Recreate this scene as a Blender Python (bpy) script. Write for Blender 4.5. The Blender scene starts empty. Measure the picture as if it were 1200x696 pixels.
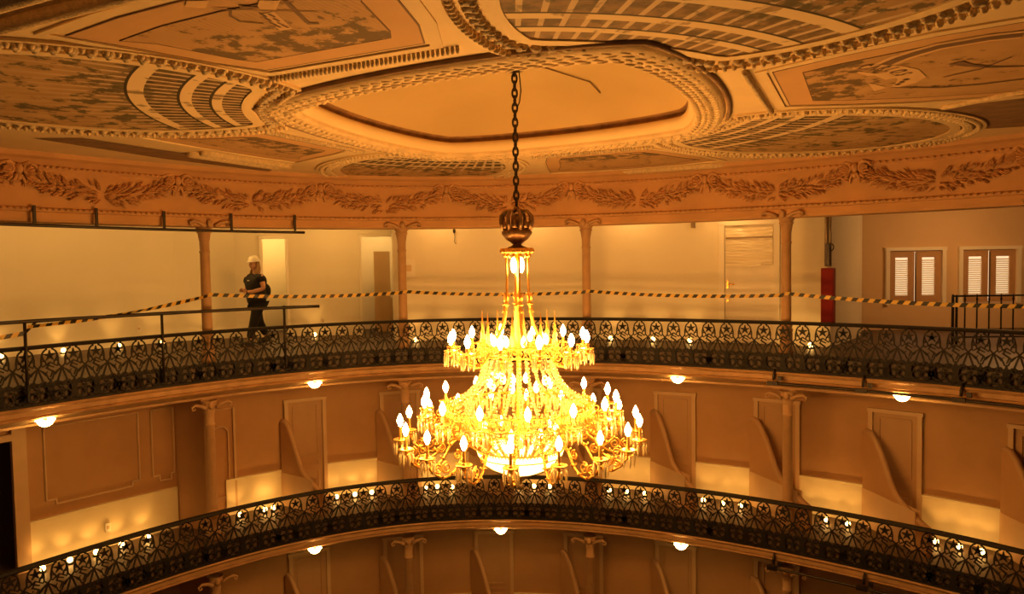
import bpy, bmesh, math, random
from mathutils import Vector, Matrix
random.seed(7)
PI=math.pi; R=math.radians
SC=bpy.context.scene; COL=SC.collection
sin,cos,atan2,hypot=math.sin,math.cos,math.atan2,math.hypot

# ------------------------------------------------------------------ helpers
class MB:
    def __init__(s): s.v=[]; s.f=[]; s.m=[]; s.sm=[]
    def add(s,vs,fs,mi=0,smooth=False):
        o=len(s.v); s.v+= [tuple(q) for q in vs]
        s.f+=[tuple(i+o for i in f) for f in fs]; s.m+=[mi]*len(fs); s.sm+=[smooth]*len(fs); return s
    def box(s,c,d,rz=0,mi=0,M=None):
        x,y,z=d[0]/2,d[1]/2,d[2]/2
        vs=[Vector((a*x,b*y,e*z)) for a in(-1,1) for b in(-1,1) for e in(-1,1)]
        T=Matrix.Translation(c)@(M if M else Matrix.Rotation(rz,4,'Z'))
        return s.add([T@q for q in vs],[(0,1,3,2),(4,6,7,5),(0,4,5,1),(2,3,7,6),(0,2,6,4),(1,5,7,3)],mi)
    def tube(s,pts,r,n=8,mi=0,closed=False,cap=True,smooth=True):
        pts=[Vector(q) for q in pts]; N=len(pts)
        rs=r if isinstance(r,(list,tuple)) else [r]*N
        vs=[]; up=None
        for i,q in enumerate(pts):
            if closed: t=pts[(i+1)%N]-pts[i-1]
            else: t=pts[min(i+1,N-1)]-pts[max(i-1,0)]
            t.normalize()
            if up is None:
                up=Vector((0,0,1)) if abs(t.z)<.9 else Vector((1,0,0))
            a=up-t*up.dot(t)
            if a.length<1e-4: a=t.orthogonal()
            a.normalize(); b=t.cross(a); up=a
            for k in range(n):
                an=2*PI*k/n; vs.append(q+(a*cos(an)+b*sin(an))*rs[i])
        fs=[]
        for i in range(N if closed else N-1):
            j=(i+1)%N
            for k in range(n):
                l=(k+1)%n; fs.append((i*n+k,i*n+l,j*n+l,j*n+k))
        if cap and not closed:
            fs.append(tuple(reversed(range(n)))); fs.append(tuple((N-1)*n+k for k in range(n)))
        return s.add(vs,fs,mi,smooth)
    def lathe(s,prof,n=24,c=(0,0,0),mi=0,smooth=True,a0=0,a1=2*PI):
        full=abs(a1-a0-2*PI)<1e-6; m=n if full else n+1
        vs=[]
        for k in range(m):
            an=a0+(a1-a0)*k/n
            for r,z in prof: vs.append((c[0]+r*cos(an),c[1]+r*sin(an),c[2]+z))
        P=len(prof); fs=[]
        for k in range(n):
            l=(k+1)%m
            for i in range(P-1): fs.append((k*P+i,l*P+i,l*P+i+1,k*P+i+1))
        return s.add(vs,fs,mi,smooth)
    def sphere(s,c,r,n=8,m=5,mi=0,M=None):
        r=(r,r,r) if not isinstance(r,(tuple,list)) else r
        vs=[Vector((0,0,-r[2]))]
        for i in range(1,m):
            ph=-PI/2+PI*i/m
            for k in range(n):
                an=2*PI*k/n; vs.append(Vector((r[0]*cos(ph)*cos(an),r[1]*cos(ph)*sin(an),r[2]*sin(ph))))
        vs.append(Vector((0,0,r[2])))
        if M: vs=[M@q for q in vs]
        vs=[q+Vector(c) for q in vs]
        fs=[(0,1+(k+1)%n,1+k) for k in range(n)]
        for i in range(m-2):
            for k in range(n):
                l=(k+1)%n; a=1+i*n; fs.append((a+k,a+l,a+n+l,a+n+k))
        a=1+(m-2)*n; t=len(vs)-1
        fs+=[(a+k,a+(k+1)%n,t) for k in range(n)]
        return s.add(vs,fs,mi,True)
    def prism(s,poly,z0,z1,mi=0):           # ngon extruded in z (poly list of xy)
        n=len(poly); vs=[(x,y,z0) for x,y in poly]+[(x,y,z1) for x,y in poly]
        fs=[tuple(reversed(range(n))),tuple(range(n,2*n))]+[(i,(i+1)%n,n+(i+1)%n,n+i) for i in range(n)]
        return s.add(vs,fs,mi)
    def strip(s,pts,w,y0,y1,mi=0):            # flat bar drawn in xz plane, extruded in y
        N=len(pts); vs=[]
        ws=w if isinstance(w,(list,tuple)) else [w]*N
        for i,(x,z) in enumerate(pts):
            a=pts[max(i-1,0)]; b=pts[min(i+1,N-1)]
            if a==b: dx,dz=1,0
            else:
                dx,dz=b[0]-a[0],b[1]-a[1]; l=hypot(dx,dz) or 1; dx/=l; dz/=l
            h=ws[i]/2
            for sg in (-1,1):
                for y in (y0,y1): vs.append((x-dz*h*sg,y,z+dx*h*sg))
        fs=[]
        for i in range(N-1):
            a=4*i;b=4*i+4
            fs+=[(a,b,b+2,a+2),(a+1,a+3,b+3,b+1),(a,a+1,b+1,b),(a+2,b+2,b+3,a+3)]
        fs+=[(0,2,3,1),(4*N-4,4*N-3,4*N-1,4*N-2)]
        return s.add(vs,fs,mi)
    def build(s,name,mats,parent=None):
        me=bpy.data.meshes.new(name); me.from_pydata(s.v,[],s.f)
        if not isinstance(mats,(list,tuple)): mats=[mats]
        for m in mats: me.materials.append(m)
        me.polygons.foreach_set('material_index',s.m); me.polygons.foreach_set('use_smooth',s.sm); me.update()
        bm=bmesh.new(); bm.from_mesh(me); bmesh.ops.recalc_face_normals(bm,faces=bm.faces); bm.to_mesh(me); bm.free()
        o=bpy.data.objects.new(name,me); COL.objects.link(o)
        if parent: o.parent=parent
        return o
def tag(o,label=None,cat=None,group=None,kind=None):
    if label: o['label']=label
    if cat: o['category']=cat
    if group: o['group']=group
    if kind: o['kind']=kind
    return o
def empty(name,loc=(0,0,0),rz=0,**k):
    o=bpy.data.objects.new(name,None); COL.objects.link(o); o.location=loc; o.rotation_euler=(0,0,rz); o.empty_display_size=.1
    return tag(o,**k)
def copy_tree(o,parent=None):
    c=o.copy(); COL.objects.link(c); c.parent=parent
    for ch in list(o.children): copy_tree(ch,c)
    return c
def struct(mb,name,mat,**k): return tag(mb.build(name,mat),kind='structure',**k)

# ------------------------------------------------------------------ materials
def mat(name,col,rough=.6,metal=0,var=0,scale=3,bump=0,bscale=40,emit=None,es=0,col2=None):
    m=bpy.data.materials.new(name); m.use_nodes=True; nt=m.node_tree; b=nt.nodes['Principled BSDF']
    b.inputs['Base Color'].default_value=(*col,1); b.inputs['Roughness'].default_value=rough; b.inputs['Metallic'].default_value=metal
    if emit: b.inputs['Emission Color'].default_value=(*emit,1); b.inputs['Emission Strength'].default_value=es
    if var or col2 or bump:
        tc=nt.nodes.new('ShaderNodeTexCoord')
    if var or col2:
        n=nt.nodes.new('ShaderNodeTexNoise'); n.inputs['Scale'].default_value=scale; n.inputs['Detail'].default_value=6
        nt.links.new(tc.outputs['Object'],n.inputs['Vector'])
        r=nt.nodes.new('ShaderNodeValToRGB'); c2=col2 or tuple(c*(1-var) for c in col)
        r.color_ramp.elements[0].position=.3; r.color_ramp.elements[1].position=.62
        r.color_ramp.elements[0].color=(*c2,1); r.color_ramp.elements[1].color=(*col,1)
        nt.links.new(n.outputs['Fac'],r.inputs['Fac']); nt.links.new(r.outputs['Color'],b.inputs['Base Color'])
    if bump:
        n=nt.nodes.new('ShaderNodeTexNoise'); n.inputs['Scale'].default_value=bscale; n.inputs['Detail'].default_value=4
        nt.links.new(tc.outputs['Object'],n.inputs['Vector'])
        bp=nt.nodes.new('ShaderNodeBump'); bp.inputs['Strength'].default_value=bump; bp.inputs['Distance'].default_value=.02
        nt.links.new(n.outputs['Fac'],bp.inputs['Height']); nt.links.new(bp.outputs['Normal'],b.inputs['Normal'])
    return m
M={}
M['plaster']=mat('cream_plaster',(.84,.64,.36),.7,var=.08,scale=1.5)
M['plaster_dirty']=mat('aged_plaster',(.78,.58,.32),.75,var=.2,scale=6,bump=.3,bscale=30)
M['relief']=mat('relief_plaster',(.78,.58,.32),.7,var=.25,scale=25,bump=.5,bscale=60)
M['greyrelief']=mat('grey_green_relief',(.46,.36,.22),.7,col2=(.72,.55,.32),scale=30,bump=.4,bscale=60)
M['frieze']=mat('frieze_paint',(.64,.35,.155),.75,var=.12,scale=2)
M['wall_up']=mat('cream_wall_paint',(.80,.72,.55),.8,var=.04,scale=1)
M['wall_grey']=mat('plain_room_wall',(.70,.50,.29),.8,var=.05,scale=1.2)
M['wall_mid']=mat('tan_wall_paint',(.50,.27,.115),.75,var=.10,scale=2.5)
M['dado']=mat('cream_dado_paint',(.82,.68,.42),.6,var=.05,scale=3)
M['door']=mat('tan_door_paint',(.50,.29,.14),.6,var=.06,scale=4)
M['trim']=mat('cream_trim_paint',(.62,.40,.21),.55,var=.06,scale=4)
M['white']=mat('white_joinery',(.84,.76,.62),.5)
M['iron']=mat('cast_iron_black_paint',(.010,.007,.006),.7)
M['steel']=mat('dark_steel_paint',(.035,.025,.02),.4,metal=.4)
M['column']=mat('buff_column_paint',(.56,.33,.16),.6,var=.12,scale=8)
M['fascia']=mat('fascia_paint',(.60,.35,.16),.6,var=.2,scale=5,bump=.2,bscale=20)
M['floor']=mat('dark_gallery_floor',(.09,.055,.032),.55,var=.2,scale=4)
M['floor_low']=mat('pale_gallery_floor',(.15,.095,.055),.55,var=.15,scale=4)
M['gilt']=mat('gilt_brass',(1.0,.55,.12),.30,metal=.85,emit=None)
M['bronze']=mat('aged_bronze',(.30,.17,.08),.4,metal=.7,var=.4,scale=20)
M['chain']=mat('dark_chain_iron',(.05,.032,.022),.5,metal=.5)
M['bulb']=mat('lit_flame_bulb',(1,.8,.5),.4,emit=(1,.45,.10),es=270)
M['tubelamp']=mat('lit_opal_tube',(1,.8,.5),.4,emit=(1,.52,.14),es=60)
M['innerlamp']=mat('lit_inner_bulb',(1,.8,.5),.4,emit=(1,.52,.12),es=26)
M['bowl']=mat('lit_glass_bowl',(1,.85,.6),.3,emit=(1,.62,.14),es=9)
M['uplight']=mat('lit_floor_lamp',(1,.8,.5),.4,emit=(1,.52,.12),es=26)
M['shade']=mat('lit_glass_shade',(1,.85,.6),.3,emit=(1,.56,.14),es=34)
M['red']=mat('red_cabinet_paint',(.24,.006,.004),.8)
M['black']=mat('black_plastic',(.012,.01,.01),.5)
M['yellow']=mat('yellow_tape',(.80,.52,.10),.5)
M['blackcloth']=mat('black_cloth',(.010,.010,.012),.85)
M['skin']=mat('skin',(.62,.34,.22),.55)
M['hair']=mat('blond_hair',(.42,.25,.11),.6,var=.4,scale=60)
M['helmet']=mat('white_helmet',(.80,.74,.62),.35)
M['recess']=mat('dome_plaster',(.60,.43,.20),.7,var=.07,scale=.8)
M['groove_brown']=mat('brown_cornice_groove',(.34,.18,.08),.9,var=.4,scale=8)  # groove colour: mottled brown, darker than the plaster around it
M['daylight']=mat('daylit_pane',(.9,.85,.75),.5,emit=(1,.78,.48),es=.75)
M['brownpaint']=mat('brown_painted_band',(.30,.18,.10),.8,var=.35,scale=5)
M['darkline']=mat('dark_painted_line',(.20,.12,.07),.8)
M['strut']=mat('dull_pipe',(.25,.18,.12),.4,metal=.6)
def crystal():
    m=bpy.data.materials.new('cut_crystal'); m.use_nodes=True; nt=m.node_tree; nt.nodes.clear()
    o=nt.nodes.new('ShaderNodeOutputMaterial'); tr=nt.nodes.new('ShaderNodeBsdfTranslucent'); tr.inputs[0].default_value=(1,.9,.62,1)
    gl=nt.nodes.new('ShaderNodeBsdfGlossy'); gl.inputs['Color'].default_value=(1,.92,.7,1); gl.inputs['Roughness'].default_value=.12
    df=nt.nodes.new('ShaderNodeBsdfDiffuse'); df.inputs[0].default_value=(.95,.85,.55,1)
    a=nt.nodes.new('ShaderNodeMixShader'); a.inputs[0].default_value=.45; b=nt.nodes.new('ShaderNodeMixShader'); b.inputs[0].default_value=.3
    nt.links.new(tr.outputs[0],a.inputs[1]); nt.links.new(df.outputs[0],a.inputs[2]); nt.links.new(a.outputs[0],b.inputs[1]); nt.links.new(gl.outputs[0],b.inputs[2])
    nt.links.new(b.outputs[0],o.inputs[0]); return m
M['crystal']=crystal()

class NG:                                    # tiny node-graph helper
    def __init__(s,name):
        s.m=bpy.data.materials.new(name); s.m.use_nodes=True; s.nt=s.m.node_tree; s.b=s.nt.nodes['Principled BSDF']; s.b.inputs['Roughness'].default_value=.8
        s.tc=s.nt.nodes.new('ShaderNodeTexCoord'); sx=s.nt.nodes.new('ShaderNodeSeparateXYZ'); s.nt.links.new(s.tc.outputs['Object'],sx.inputs[0]); s.x,s.y=sx.outputs[0],sx.outputs[1]
    def math(s,op,a,b=0,c=0):
        n=s.nt.nodes.new('ShaderNodeMath'); n.operation=op
        for i,q in enumerate((a,b,c)):
            if hasattr(q,'node'): s.nt.links.new(q,n.inputs[i])
            else: n.inputs[i].default_value=q
        return n.outputs[0]
    def noise(s,sc,det=4,rough=.55,stretch=None):
        n=s.nt.nodes.new('ShaderNodeTexNoise'); n.inputs['Scale'].default_value=sc; n.inputs['Detail'].default_value=det; n.inputs['Roughness'].default_value=rough
        if stretch:
            mp=s.nt.nodes.new('ShaderNodeMapping'); mp.inputs['Scale'].default_value=stretch; s.nt.links.new(s.tc.outputs['Object'],mp.inputs[0]); s.nt.links.new(mp.outputs[0],n.inputs['Vector'])
        else: s.nt.links.new(s.tc.outputs['Object'],n.inputs['Vector'])
        return n.outputs['Fac']
    def mix(s,f,a,b):
        n=s.nt.nodes.new('ShaderNodeMix'); n.data_type='RGBA'
        for i,q in ((0,f),(6,a),(7,b)):
            if hasattr(q,'node'): s.nt.links.new(q,n.inputs[i])
            else: n.inputs[i].default_value=q if i==0 else (*q,1)
        return n.outputs[2]
    def ss(s,x,a,b):                         # smoothstep
        n=s.nt.nodes.new('ShaderNodeMapRange'); n.interpolation_type='SMOOTHSTEP'; n.inputs[1].default_value=a; n.inputs[2].default_value=b
        s.nt.links.new(x,n.inputs[0]); return n.outputs[0]
    def band(s,x,c,w): return s.math('LESS_THAN',s.math('ABSOLUTE',s.math('SUBTRACT',x,c)),w)
    def out(s,c): s.nt.links.new(c,s.b.inputs['Base Color']); return s.m
def trellis_mat(name,N=150,lathw=.30,paneA=(.045,.032,.018),paneB=(.20,.115,.055)):
    g=NG(name)
    r=g.math('SQRT',g.math('ADD',g.math('MULTIPLY',g.x,g.x),g.math('MULTIPLY',g.y,g.y)))
    an=g.math('ARCTAN2',g.y,g.x)
    wob=g.noise(2.2,3)
    sky=g.mix(g.ss(g.noise(1.3,4),.35,.65),(.56,.36,.17),(.44,.27,.12))
    fr=g.math('FRACT',g.math('MULTIPLY',an,N/(2*PI)))
    lath=g.math('LESS_THAN',fr,lathw)
    pane=g.mix(g.ss(g.noise(7,5),.35,.65),paneA,paneB)
    c=g.mix(g.ss(r,3.55,4.25),pane,sky)
    lf=g.math('MULTIPLY',lath,g.math('SUBTRACT',1,g.math('MULTIPLY',g.ss(r,3.6,4.7),.85)))
    c=g.mix(lf,c,(.66,.50,.30))
    fo=g.ss(g.math('ADD',g.noise(5,6,.62),g.math('MULTIPLY',g.noise(1.4,2),.55)),.80,.88)
    fo=g.math('MULTIPLY',fo,g.ss(r,2.75,3.9))
    c=g.mix(g.math('MULTIPLY',fo,.88),c,(.075,.062,.028))
    for rc,w in ((2.98,.045),(3.25,.05),(3.66,.065)):
        c=g.mix(g.band(r,rc+w+.012,.014),c,(.03,.02,.012))
        rr=g.band(r,rc,w)
        rr=g.math('MULTIPLY',rr,g.math('SUBTRACT',1,g.math('MULTIPLY',g.ss(g.noise(3.5,5),.56,.62),.8)))
        c=g.mix(rr,c,(.80,.62,.36))
    return g.out(c)
M['trellis']=trellis_mat('painted_trellis')
M['trellis_wide']=trellis_mat('painted_trellis_wide',N=132,lathw=.26,paneA=(.13,.085,.045),paneB=(.32,.20,.10))
def painting_mat():
    g=NG('painted_scene_field')
    w=g.noise(1.1,3)
    lines=g.math('FRACT',g.math('MULTIPLY',g.math('ADD',g.y,g.math('MULTIPLY',w,.25)),26))
    base=g.mix(g.math('MULTIPLY',g.math('LESS_THAN',lines,.35),.45),(.54,.33,.15),(.40,.23,.10))
    base=g.mix(g.ss(g.noise(2,4),.4,.65),base,(.58,.36,.17))
    n=g.math('ADD',g.noise(6.5,8,.70),g.math('MULTIPLY',g.noise(1.6,2),.5))
    near=g.math('SUBTRACT',1,g.ss(g.x,3.0,4.0))
    th=g.math('ADD',n,g.math('MULTIPLY',near,.16))
    f=g.ss(th,.83,.92)
    return g.out(g.mix(g.math('MULTIPLY',f,.85),base,(.095,.065,.03)))
M['painting']=painting_mat()
def border_mat():
    return mat('painted_tan_border',(.66,.40,.19),.8,var=.06,scale=3)
M['border']=border_mat()

# ------------------------------------------------------------------ plan of the house
RB=8.04835; A0,A1,A2,A3=-.0949940,.0595074,.0790282,-.0306165
EYE=1.55; CAMY=-5.6518068
def rad(th): return RB*(1+A0*cos(2*th)+A1*sin(2*th)+A2*cos(3*th)+A3*sin(3*th))
def W(deg,off=0,z=0):
    th=R(deg); r=rad(th)+off; return Vector((r*sin(th),r*cos(th),z))
def face_rz(deg,off=0):     # rotation so local +x runs along the curve, local -y faces the stage
    a=W(deg-.3,off); b=W(deg+.3,off); return atan2(b.y-a.y,b.x-a.x)
def sweep(mb,prof,d0,d1,step=1.0,mi=0,closed=False,smooth=False,capends=True):
    n=max(2,int(round((d1-d0)/step))); P=len(prof); vs=[]
    for k in range(n+1):
        a=d0+(d1-d0)*k/n
        for off,z in prof: vs.append(W(a,off,z))
    fs=[]
    L=P if closed else P-1
    for k in range(n):
        for i in range(L):
            j=(i+1)%P; fs.append((k*P+i,(k+1)*P+i,(k+1)*P+j,k*P+j))
    if closed and capends: fs+=[tuple(range(P)),tuple(reversed(range(n*P,n*P+P)))]
    mb.add(vs,fs,mi,smooth); return mb
D0,D1=-68,84        # extent of galleries in degrees
ZF2,ZF3=-2.95,-5.90

# ---- floors of the galleries (slabs)
m=MB(); sweep(m,[(.04,0),(5.2,0),(5.2,-.12),(.04,-.28)],D0,D1,2,closed=True); struct(m,'floor_upper_gallery',M['floor'])
m=MB(); sweep(m,[(.04,ZF2),(2.2,ZF2),(2.2,ZF2-.12),(.04,ZF2-.28)],D0,D1,2,closed=True); struct(m,'floor_middle_gallery',M['floor_low'])
m=MB(); sweep(m,[(.04,ZF3),(2.2,ZF3),(2.2,ZF3-.12),(.04,ZF3-.12)],D0,D1,2,closed=True); struct(m,'floor_lower_gallery',M['floor_low'])
m=MB(); m.prism([(9.5*cos(a*PI/24),1+9.5*sin(a*PI/24)) for a in range(48)],-6.4,-6.3); struct(m,'floor',M['floor'])
# ---- fascias of the two balconies
def fascia(z,name):
    m=MB()
    prof=[(.10,z-.28),(-.03,z-.28),(-.06,z-.31),(-.02,z-.35),(-.02,z-.41),(.02,z-.43),(-.01,z-.455),(.03,z-.48),(.42,z-.60),(.42,z-.635),(2.0,z-.635),(2.0,z-.60),(.10,z-.30)]
    sweep(m,prof,D0,D1,1,closed=True); return struct(m,name,M['fascia'])
fascia(0,'trim_1'); fascia(ZF2,'trim_2')

# ------------------------------------------------------------------ entablature and frieze
m=MB()
prof=[(.45,2.20),(.0,2.20),(-.02,2.24),(-.02,2.33),(-.06,2.345),(-.07,2.375),(-.04,2.40),(-.035,2.44),(-.03,2.90),(-.06,2.93),(-.05,2.96),(-.13,3.03),(-.20,3.06),(-.22,3.12),(-.22,3.2),(.45,3.2)]
sweep(m,prof,D0,D1,1,closed=True)
fr=struct(m,'trim_3',M['frieze'])
m=MB()                                     # small bead rows on frieze edges
for k in range(int((D1-D0)/.62)):
    a=D0+k*.62; m.sphere(W(a,-.075,2.372),(.03,.03,.018),6,4)
    if k%1==0: m.sphere(W(a,-.07,2.945),(.028,.028,.016),6,4)
m.build('bead_row',M['frieze'],fr)
# gallery ceiling behind the beam
m=MB(); sweep(m,[(.4,2.62),(5.6,2.62),(5.6,2.7),(.4,2.7)],D0,D1,2,closed=True); struct(m,'ceiling_upper_gallery',M['wall_up'])

def leaf(mb,P,dirv,nrm,L,w,lift):
    dirv=dirv.normalized(); s=nrm.cross(dirv).normalized()
    a=P; b=P+dirv*L*.45+s*w+nrm*lift*.5; c=P+dirv*L+nrm*lift; d=P+dirv*L*.45-s*w+nrm*lift*.5; e=P+dirv*L*.45+nrm*lift*1.3
    mb.add([a,b,c,d,e,P-nrm*.01],[(0,1,4),(1,2,4),(2,3,4),(3,0,4),(0,5,1),(0,3,5)],0,False)
CART=[-66.3,-49.6,-32.8,-15.3,1.1,17.7,35.0,51.8,67.0,82.5]
def garland(a0,a1,seed):
    rnd=random.Random(seed); mb=MB(); n=46
    for k in range(n):
        t=(k+.5)/n; a=a0+(a1-a0)*(.06+.88*t); sag=4*t*(1-t)
        zc=2.80-.19*sag; wd=.045+.055*sag
        Pn=W(a,-.04,zc); P2=W(a+.3,-.04,2.80-.19*4*(t+.01)*(1-t-.01)); tv=(P2-Pn).normalized()
        if t>.5: tv=-tv
        th=R(a); nrm=Vector((-sin(th),-cos(th),0)); up=nrm.cross(tv)
        for q in range(5):
            u=rnd.uniform(-1,1); dv=-tv*rnd.uniform(.6,1)+up*u*.9
            leaf(mb,Pn+up*u*wd+Vector((0,0,rnd.uniform(-.015,.015))),dv,nrm,rnd.uniform(.09,.14),rnd.uniform(.018,.03),rnd.uniform(.035,.06))
    return mb.build('garland',M['frieze'],fr)
for i in range(len(CART)-1): garland(CART[i],CART[i+1],i)
def cartouche(a):
    mb=MB(); th=R(a); nrm=Vector((-sin(th),-cos(th),0)); tg=Vector((cos(th),-sin(th),0)); C0=W(a,-.05,2.86)
    def pt(u,v,d=0): return C0+tg*u+Vector((0,0,v))+nrm*d
    for sg in (-1,1):
        pts=[];rs=[]
        for k in range(26):                   # scroll volute
            t=k/25; an=t*2.6*PI; r=.085*(1-t*.8)
            pts.append(pt(sg*(.13+r*cos(an+PI*.5)),.0+r*sin(an+PI*.5)+.02,.03+.02*t)); rs.append(.020*(1-.4*t))
        mb.tube(pts,rs,6)
        pts=[pt(sg*(.02+.05*sin(t*2)),-.05-.16*t,.03) for t in [k/8 for k in range(9)]]; mb.tube(pts,[.028-.018*k/8 for k in range(9)],6)
        mb.tube([pt(sg*.05,.09,.02),pt(sg*.12,.12,.04),pt(sg*.20,.09,.04),pt(sg*.24,.03,.02)],[.02,.028,.022,.01],6)
        for k in range(5):
            leaf(mb,pt(sg*.06,-.02,.02),tg*sg*cos(-.9+k*.45)+Vector((0,0,sin(-.9+k*.45))),nrm,.16,.03,.05)
    mb.sphere(pt(0,.03,.03),(.055,.055,.075),8,6); mb.sphere(pt(0,-.08,.03),(.035,.035,.05),8,5)
    return mb.build('cartouche',M['frieze'],fr)
for a in CART: cartouche(a)

# ------------------------------------------------------------------ auditorium ceiling
ZC=3.12; HX,HY=.84,2.30; CX,CY=.78,2.50; ROT=R(13.5)
ceil_o=None
def rim_r(al,a,p=1.5):
    c_,s_=abs(cos(al)),abs(sin(al)); return a/((c_**p+s_**p)**(1/p))
RIMP=1.32
def rimpt(al,a,z=0,p=None):
    r=rim_r(al,a,RIMP); return (r*cos(al),r*sin(al)*1.15,z)
# slab: ring from rim to far outside, following the house plan; built in world coordinates
m=MB(); n=144; vs=[]
for k in range(n):
    al=2*PI*k/n; x,y,_=rimpt(al,2.23)
    X=CX+x*cos(ROT)-y*sin(ROT); Y=CY+x*sin(ROT)+y*cos(ROT)
    aw=al+ROT; dx,dy=cos(aw),sin(aw)
    # march out to the frieze line, or to 7.8 m on the stage side
    t=3.0
    while t<8.2:
        px,py=CX+dx*t,CY+dy*t; th=atan2(px,py)
        if abs(math.degrees(th))<82 and hypot(px,py)>rad(th)-.16: break
        if abs(math.degrees(th))>=82 and t>7.2: break
        t+=.02
    vs+=[(X,Y,ZC),(CX+dx*t,CY+dy*t,ZC),(CX+dx*t,CY+dy*t,ZC+.1),(X,Y,ZC+.1)]
fs=[]
for k in range(n):
    l=(k+1)%n
    for i in range(4):
        j=(i+1)%4
        fs.append((4*k+i,4*l+i,4*l+j,4*k+j))
m.add(vs,fs)
ceil_o=struct(m,'ceiling',M['plaster'])
def cpart(mb,name,mt,rot=0.0,sh=0.0):                # ceiling part, in a frame centred under the dome
    o=mb.build(name,mt,ceil_o); o.location=(CX+sh*cos(ROT+rot),CY+sh*sin(ROT+rot),ZC); o.rotation_euler=(0,0,ROT+rot); return o
# reveal, groove and dome
m=MB(); vs=[]; n=96
prof=[(2.14,.0),(2.08,.10),(2.10,.20)]
def rimsweep(prof,n=120,p=1.5,smooth=True):
    mb=MB(); P=len(prof); vs=[]
    for k in range(n):
        for a,z in prof: vs.append(rimpt(2*PI*k/n,a,z,p))
    mb.add(vs,[(k*P+i,((k+1)%n)*P+i,((k+1)%n)*P+i+1,k*P+i+1) for k in range(n) for i in range(P-1)],0,smooth); return mb
cpart(rimsweep([(2.25,.0),(2.18,.05),(2.16,.12),(2.19,.15)]),'recess_cornice',M['plaster'])
cpart(rimsweep([(2.19,.15),(2.25,.17),(2.25,.21),(2.18,.24)]),'cornice_groove',M['groove_brown'])
cpart(rimsweep([(2.18,.235),(1.98,.33),(1.7,.42),(1.3,.48),(.7,.51),(.02,.52)]),'dome',M['recess'])
# carved rim around the opening
cpart(rimsweep([(2.23,.0),(2.23,-.03),(2.26,-.05),(2.54,-.055),(2.58,-.03),(2.60,.0)]),'carved_rim',M['plaster_dirty'])
m=MB(); cnt=0
for row,(a,sz) in enumerate(((2.29,.06),(2.35,.065),(2.43,.065),(2.51,.06))):
    nn=120
    for k in range(nn):
        al=2*PI*(k+.5*(row%2))/nn; x,y,_=rimpt(al,a); x2,y2,_=rimpt(al+.01,a); tt=atan2(y2-y,x2-x)
        m.sphere((x,y,-.052),(sz*.85,sz*.42,.016),8,4,M=Matrix.Rotation(tt+.45*(1 if row%2 else -1),4,'Z'))
cpart(m,'scalloped_carving',M['plaster_dirty'])
cpart(rimsweep([(2.615,.0),(2.615,-.03),(2.64,-.04),(2.66,-.03),(2.66,.0)]),'dark_cord_line',M['brownpaint'])
# stained wall crack on dome
m=MB(); m.tube([(-1.6,-.5,.40),(-1.1,-.9,.425),(-.6,-.62,.48),(.3,-.35,.505),(1.0,.0,.48),(1.3,.35,.45)],.008,5); cpart(m,'crack_line',M['darkline'])

RBL=[1.36]
def ell(al,off=0,s0=4.12,ra=1.78,rb=None):    # lunette outline: ellipse along +x
    return (s0+(ra+off)*cos(al),(RBL[0]+off)*sin(al))
RI=2.76
def lun_outline(off,n=72):
    """ellipse cut by a circle of radius RI-off around the dome centre, the cut side following that circle"""
    pts=[]
    ri=RI-off
    for k in range(n+1):
        al=-PI+2*PI*k/n; x,y=ell(al,off)
        if hypot(x,y)>=ri: pts.append((x,y))
    # close along inner circle from last to first
    a1=atan2(pts[-1][1],pts[-1][0]); a0=atan2(pts[0][1],pts[0][0])
    arc=[(ri*cos(a1+(a0-a1)*k/14),ri*sin(a1+(a0-a1)*k/14)) for k in range(1,14)]
    return pts+arc
def resample(poly,step):
    L=[0]; N=len(poly)
    for i in range(N): L.append(L[-1]+hypot(poly[(i+1)%N][0]-poly[i][0],poly[(i+1)%N][1]-poly[i][1]))
    n=max(8,int(L[-1]/step)); out=[]; j=0
    for k in range(n):
        t=L[-1]*k/n
        while L[j+1]<t: j+=1
        f=(t-L[j])/max(1e-9,L[j+1]-L[j]); a=poly[j]; b=poly[(j+1)%N]
        out.append((a[0]+(b[0]-a[0])*f,a[1]+(b[1]-a[1])*f,atan2(b[1]-a[1],b[0]-a[0])))
    return out
def ring_between(o1,o2,z,mb,t=.03,mi=0):       # flat raised band between two lunette offsets
    A=resample(lun_outline(o1),.0001 if 0 else .09); n=len(A)
    B=[]
    bo=resample(lun_outline(o2),.02)
    for x,y,_ in A:
        q=min(bo,key=lambda b:(b[0]-x)**2+(b[1]-y)**2); B.append(q)
    vs=[]
    for k in range(n): vs+=[(A[k][0],A[k][1],0),(A[k][0],A[k][1],z),(B[k][0],B[k][1],z),(B[k][0],B[k][1],0)]
    fs=[(4*k+i,4*((k+1)%n)+i,4*((k+1)%n)+i+1,4*k+i+1) for k in range(n) for i in range(3)]
    mb.add(vs,fs,mi)
LUN=[0,PI/2,PI,3*PI/2]   # local: right, far, left, near
lun_meshes={}
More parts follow.
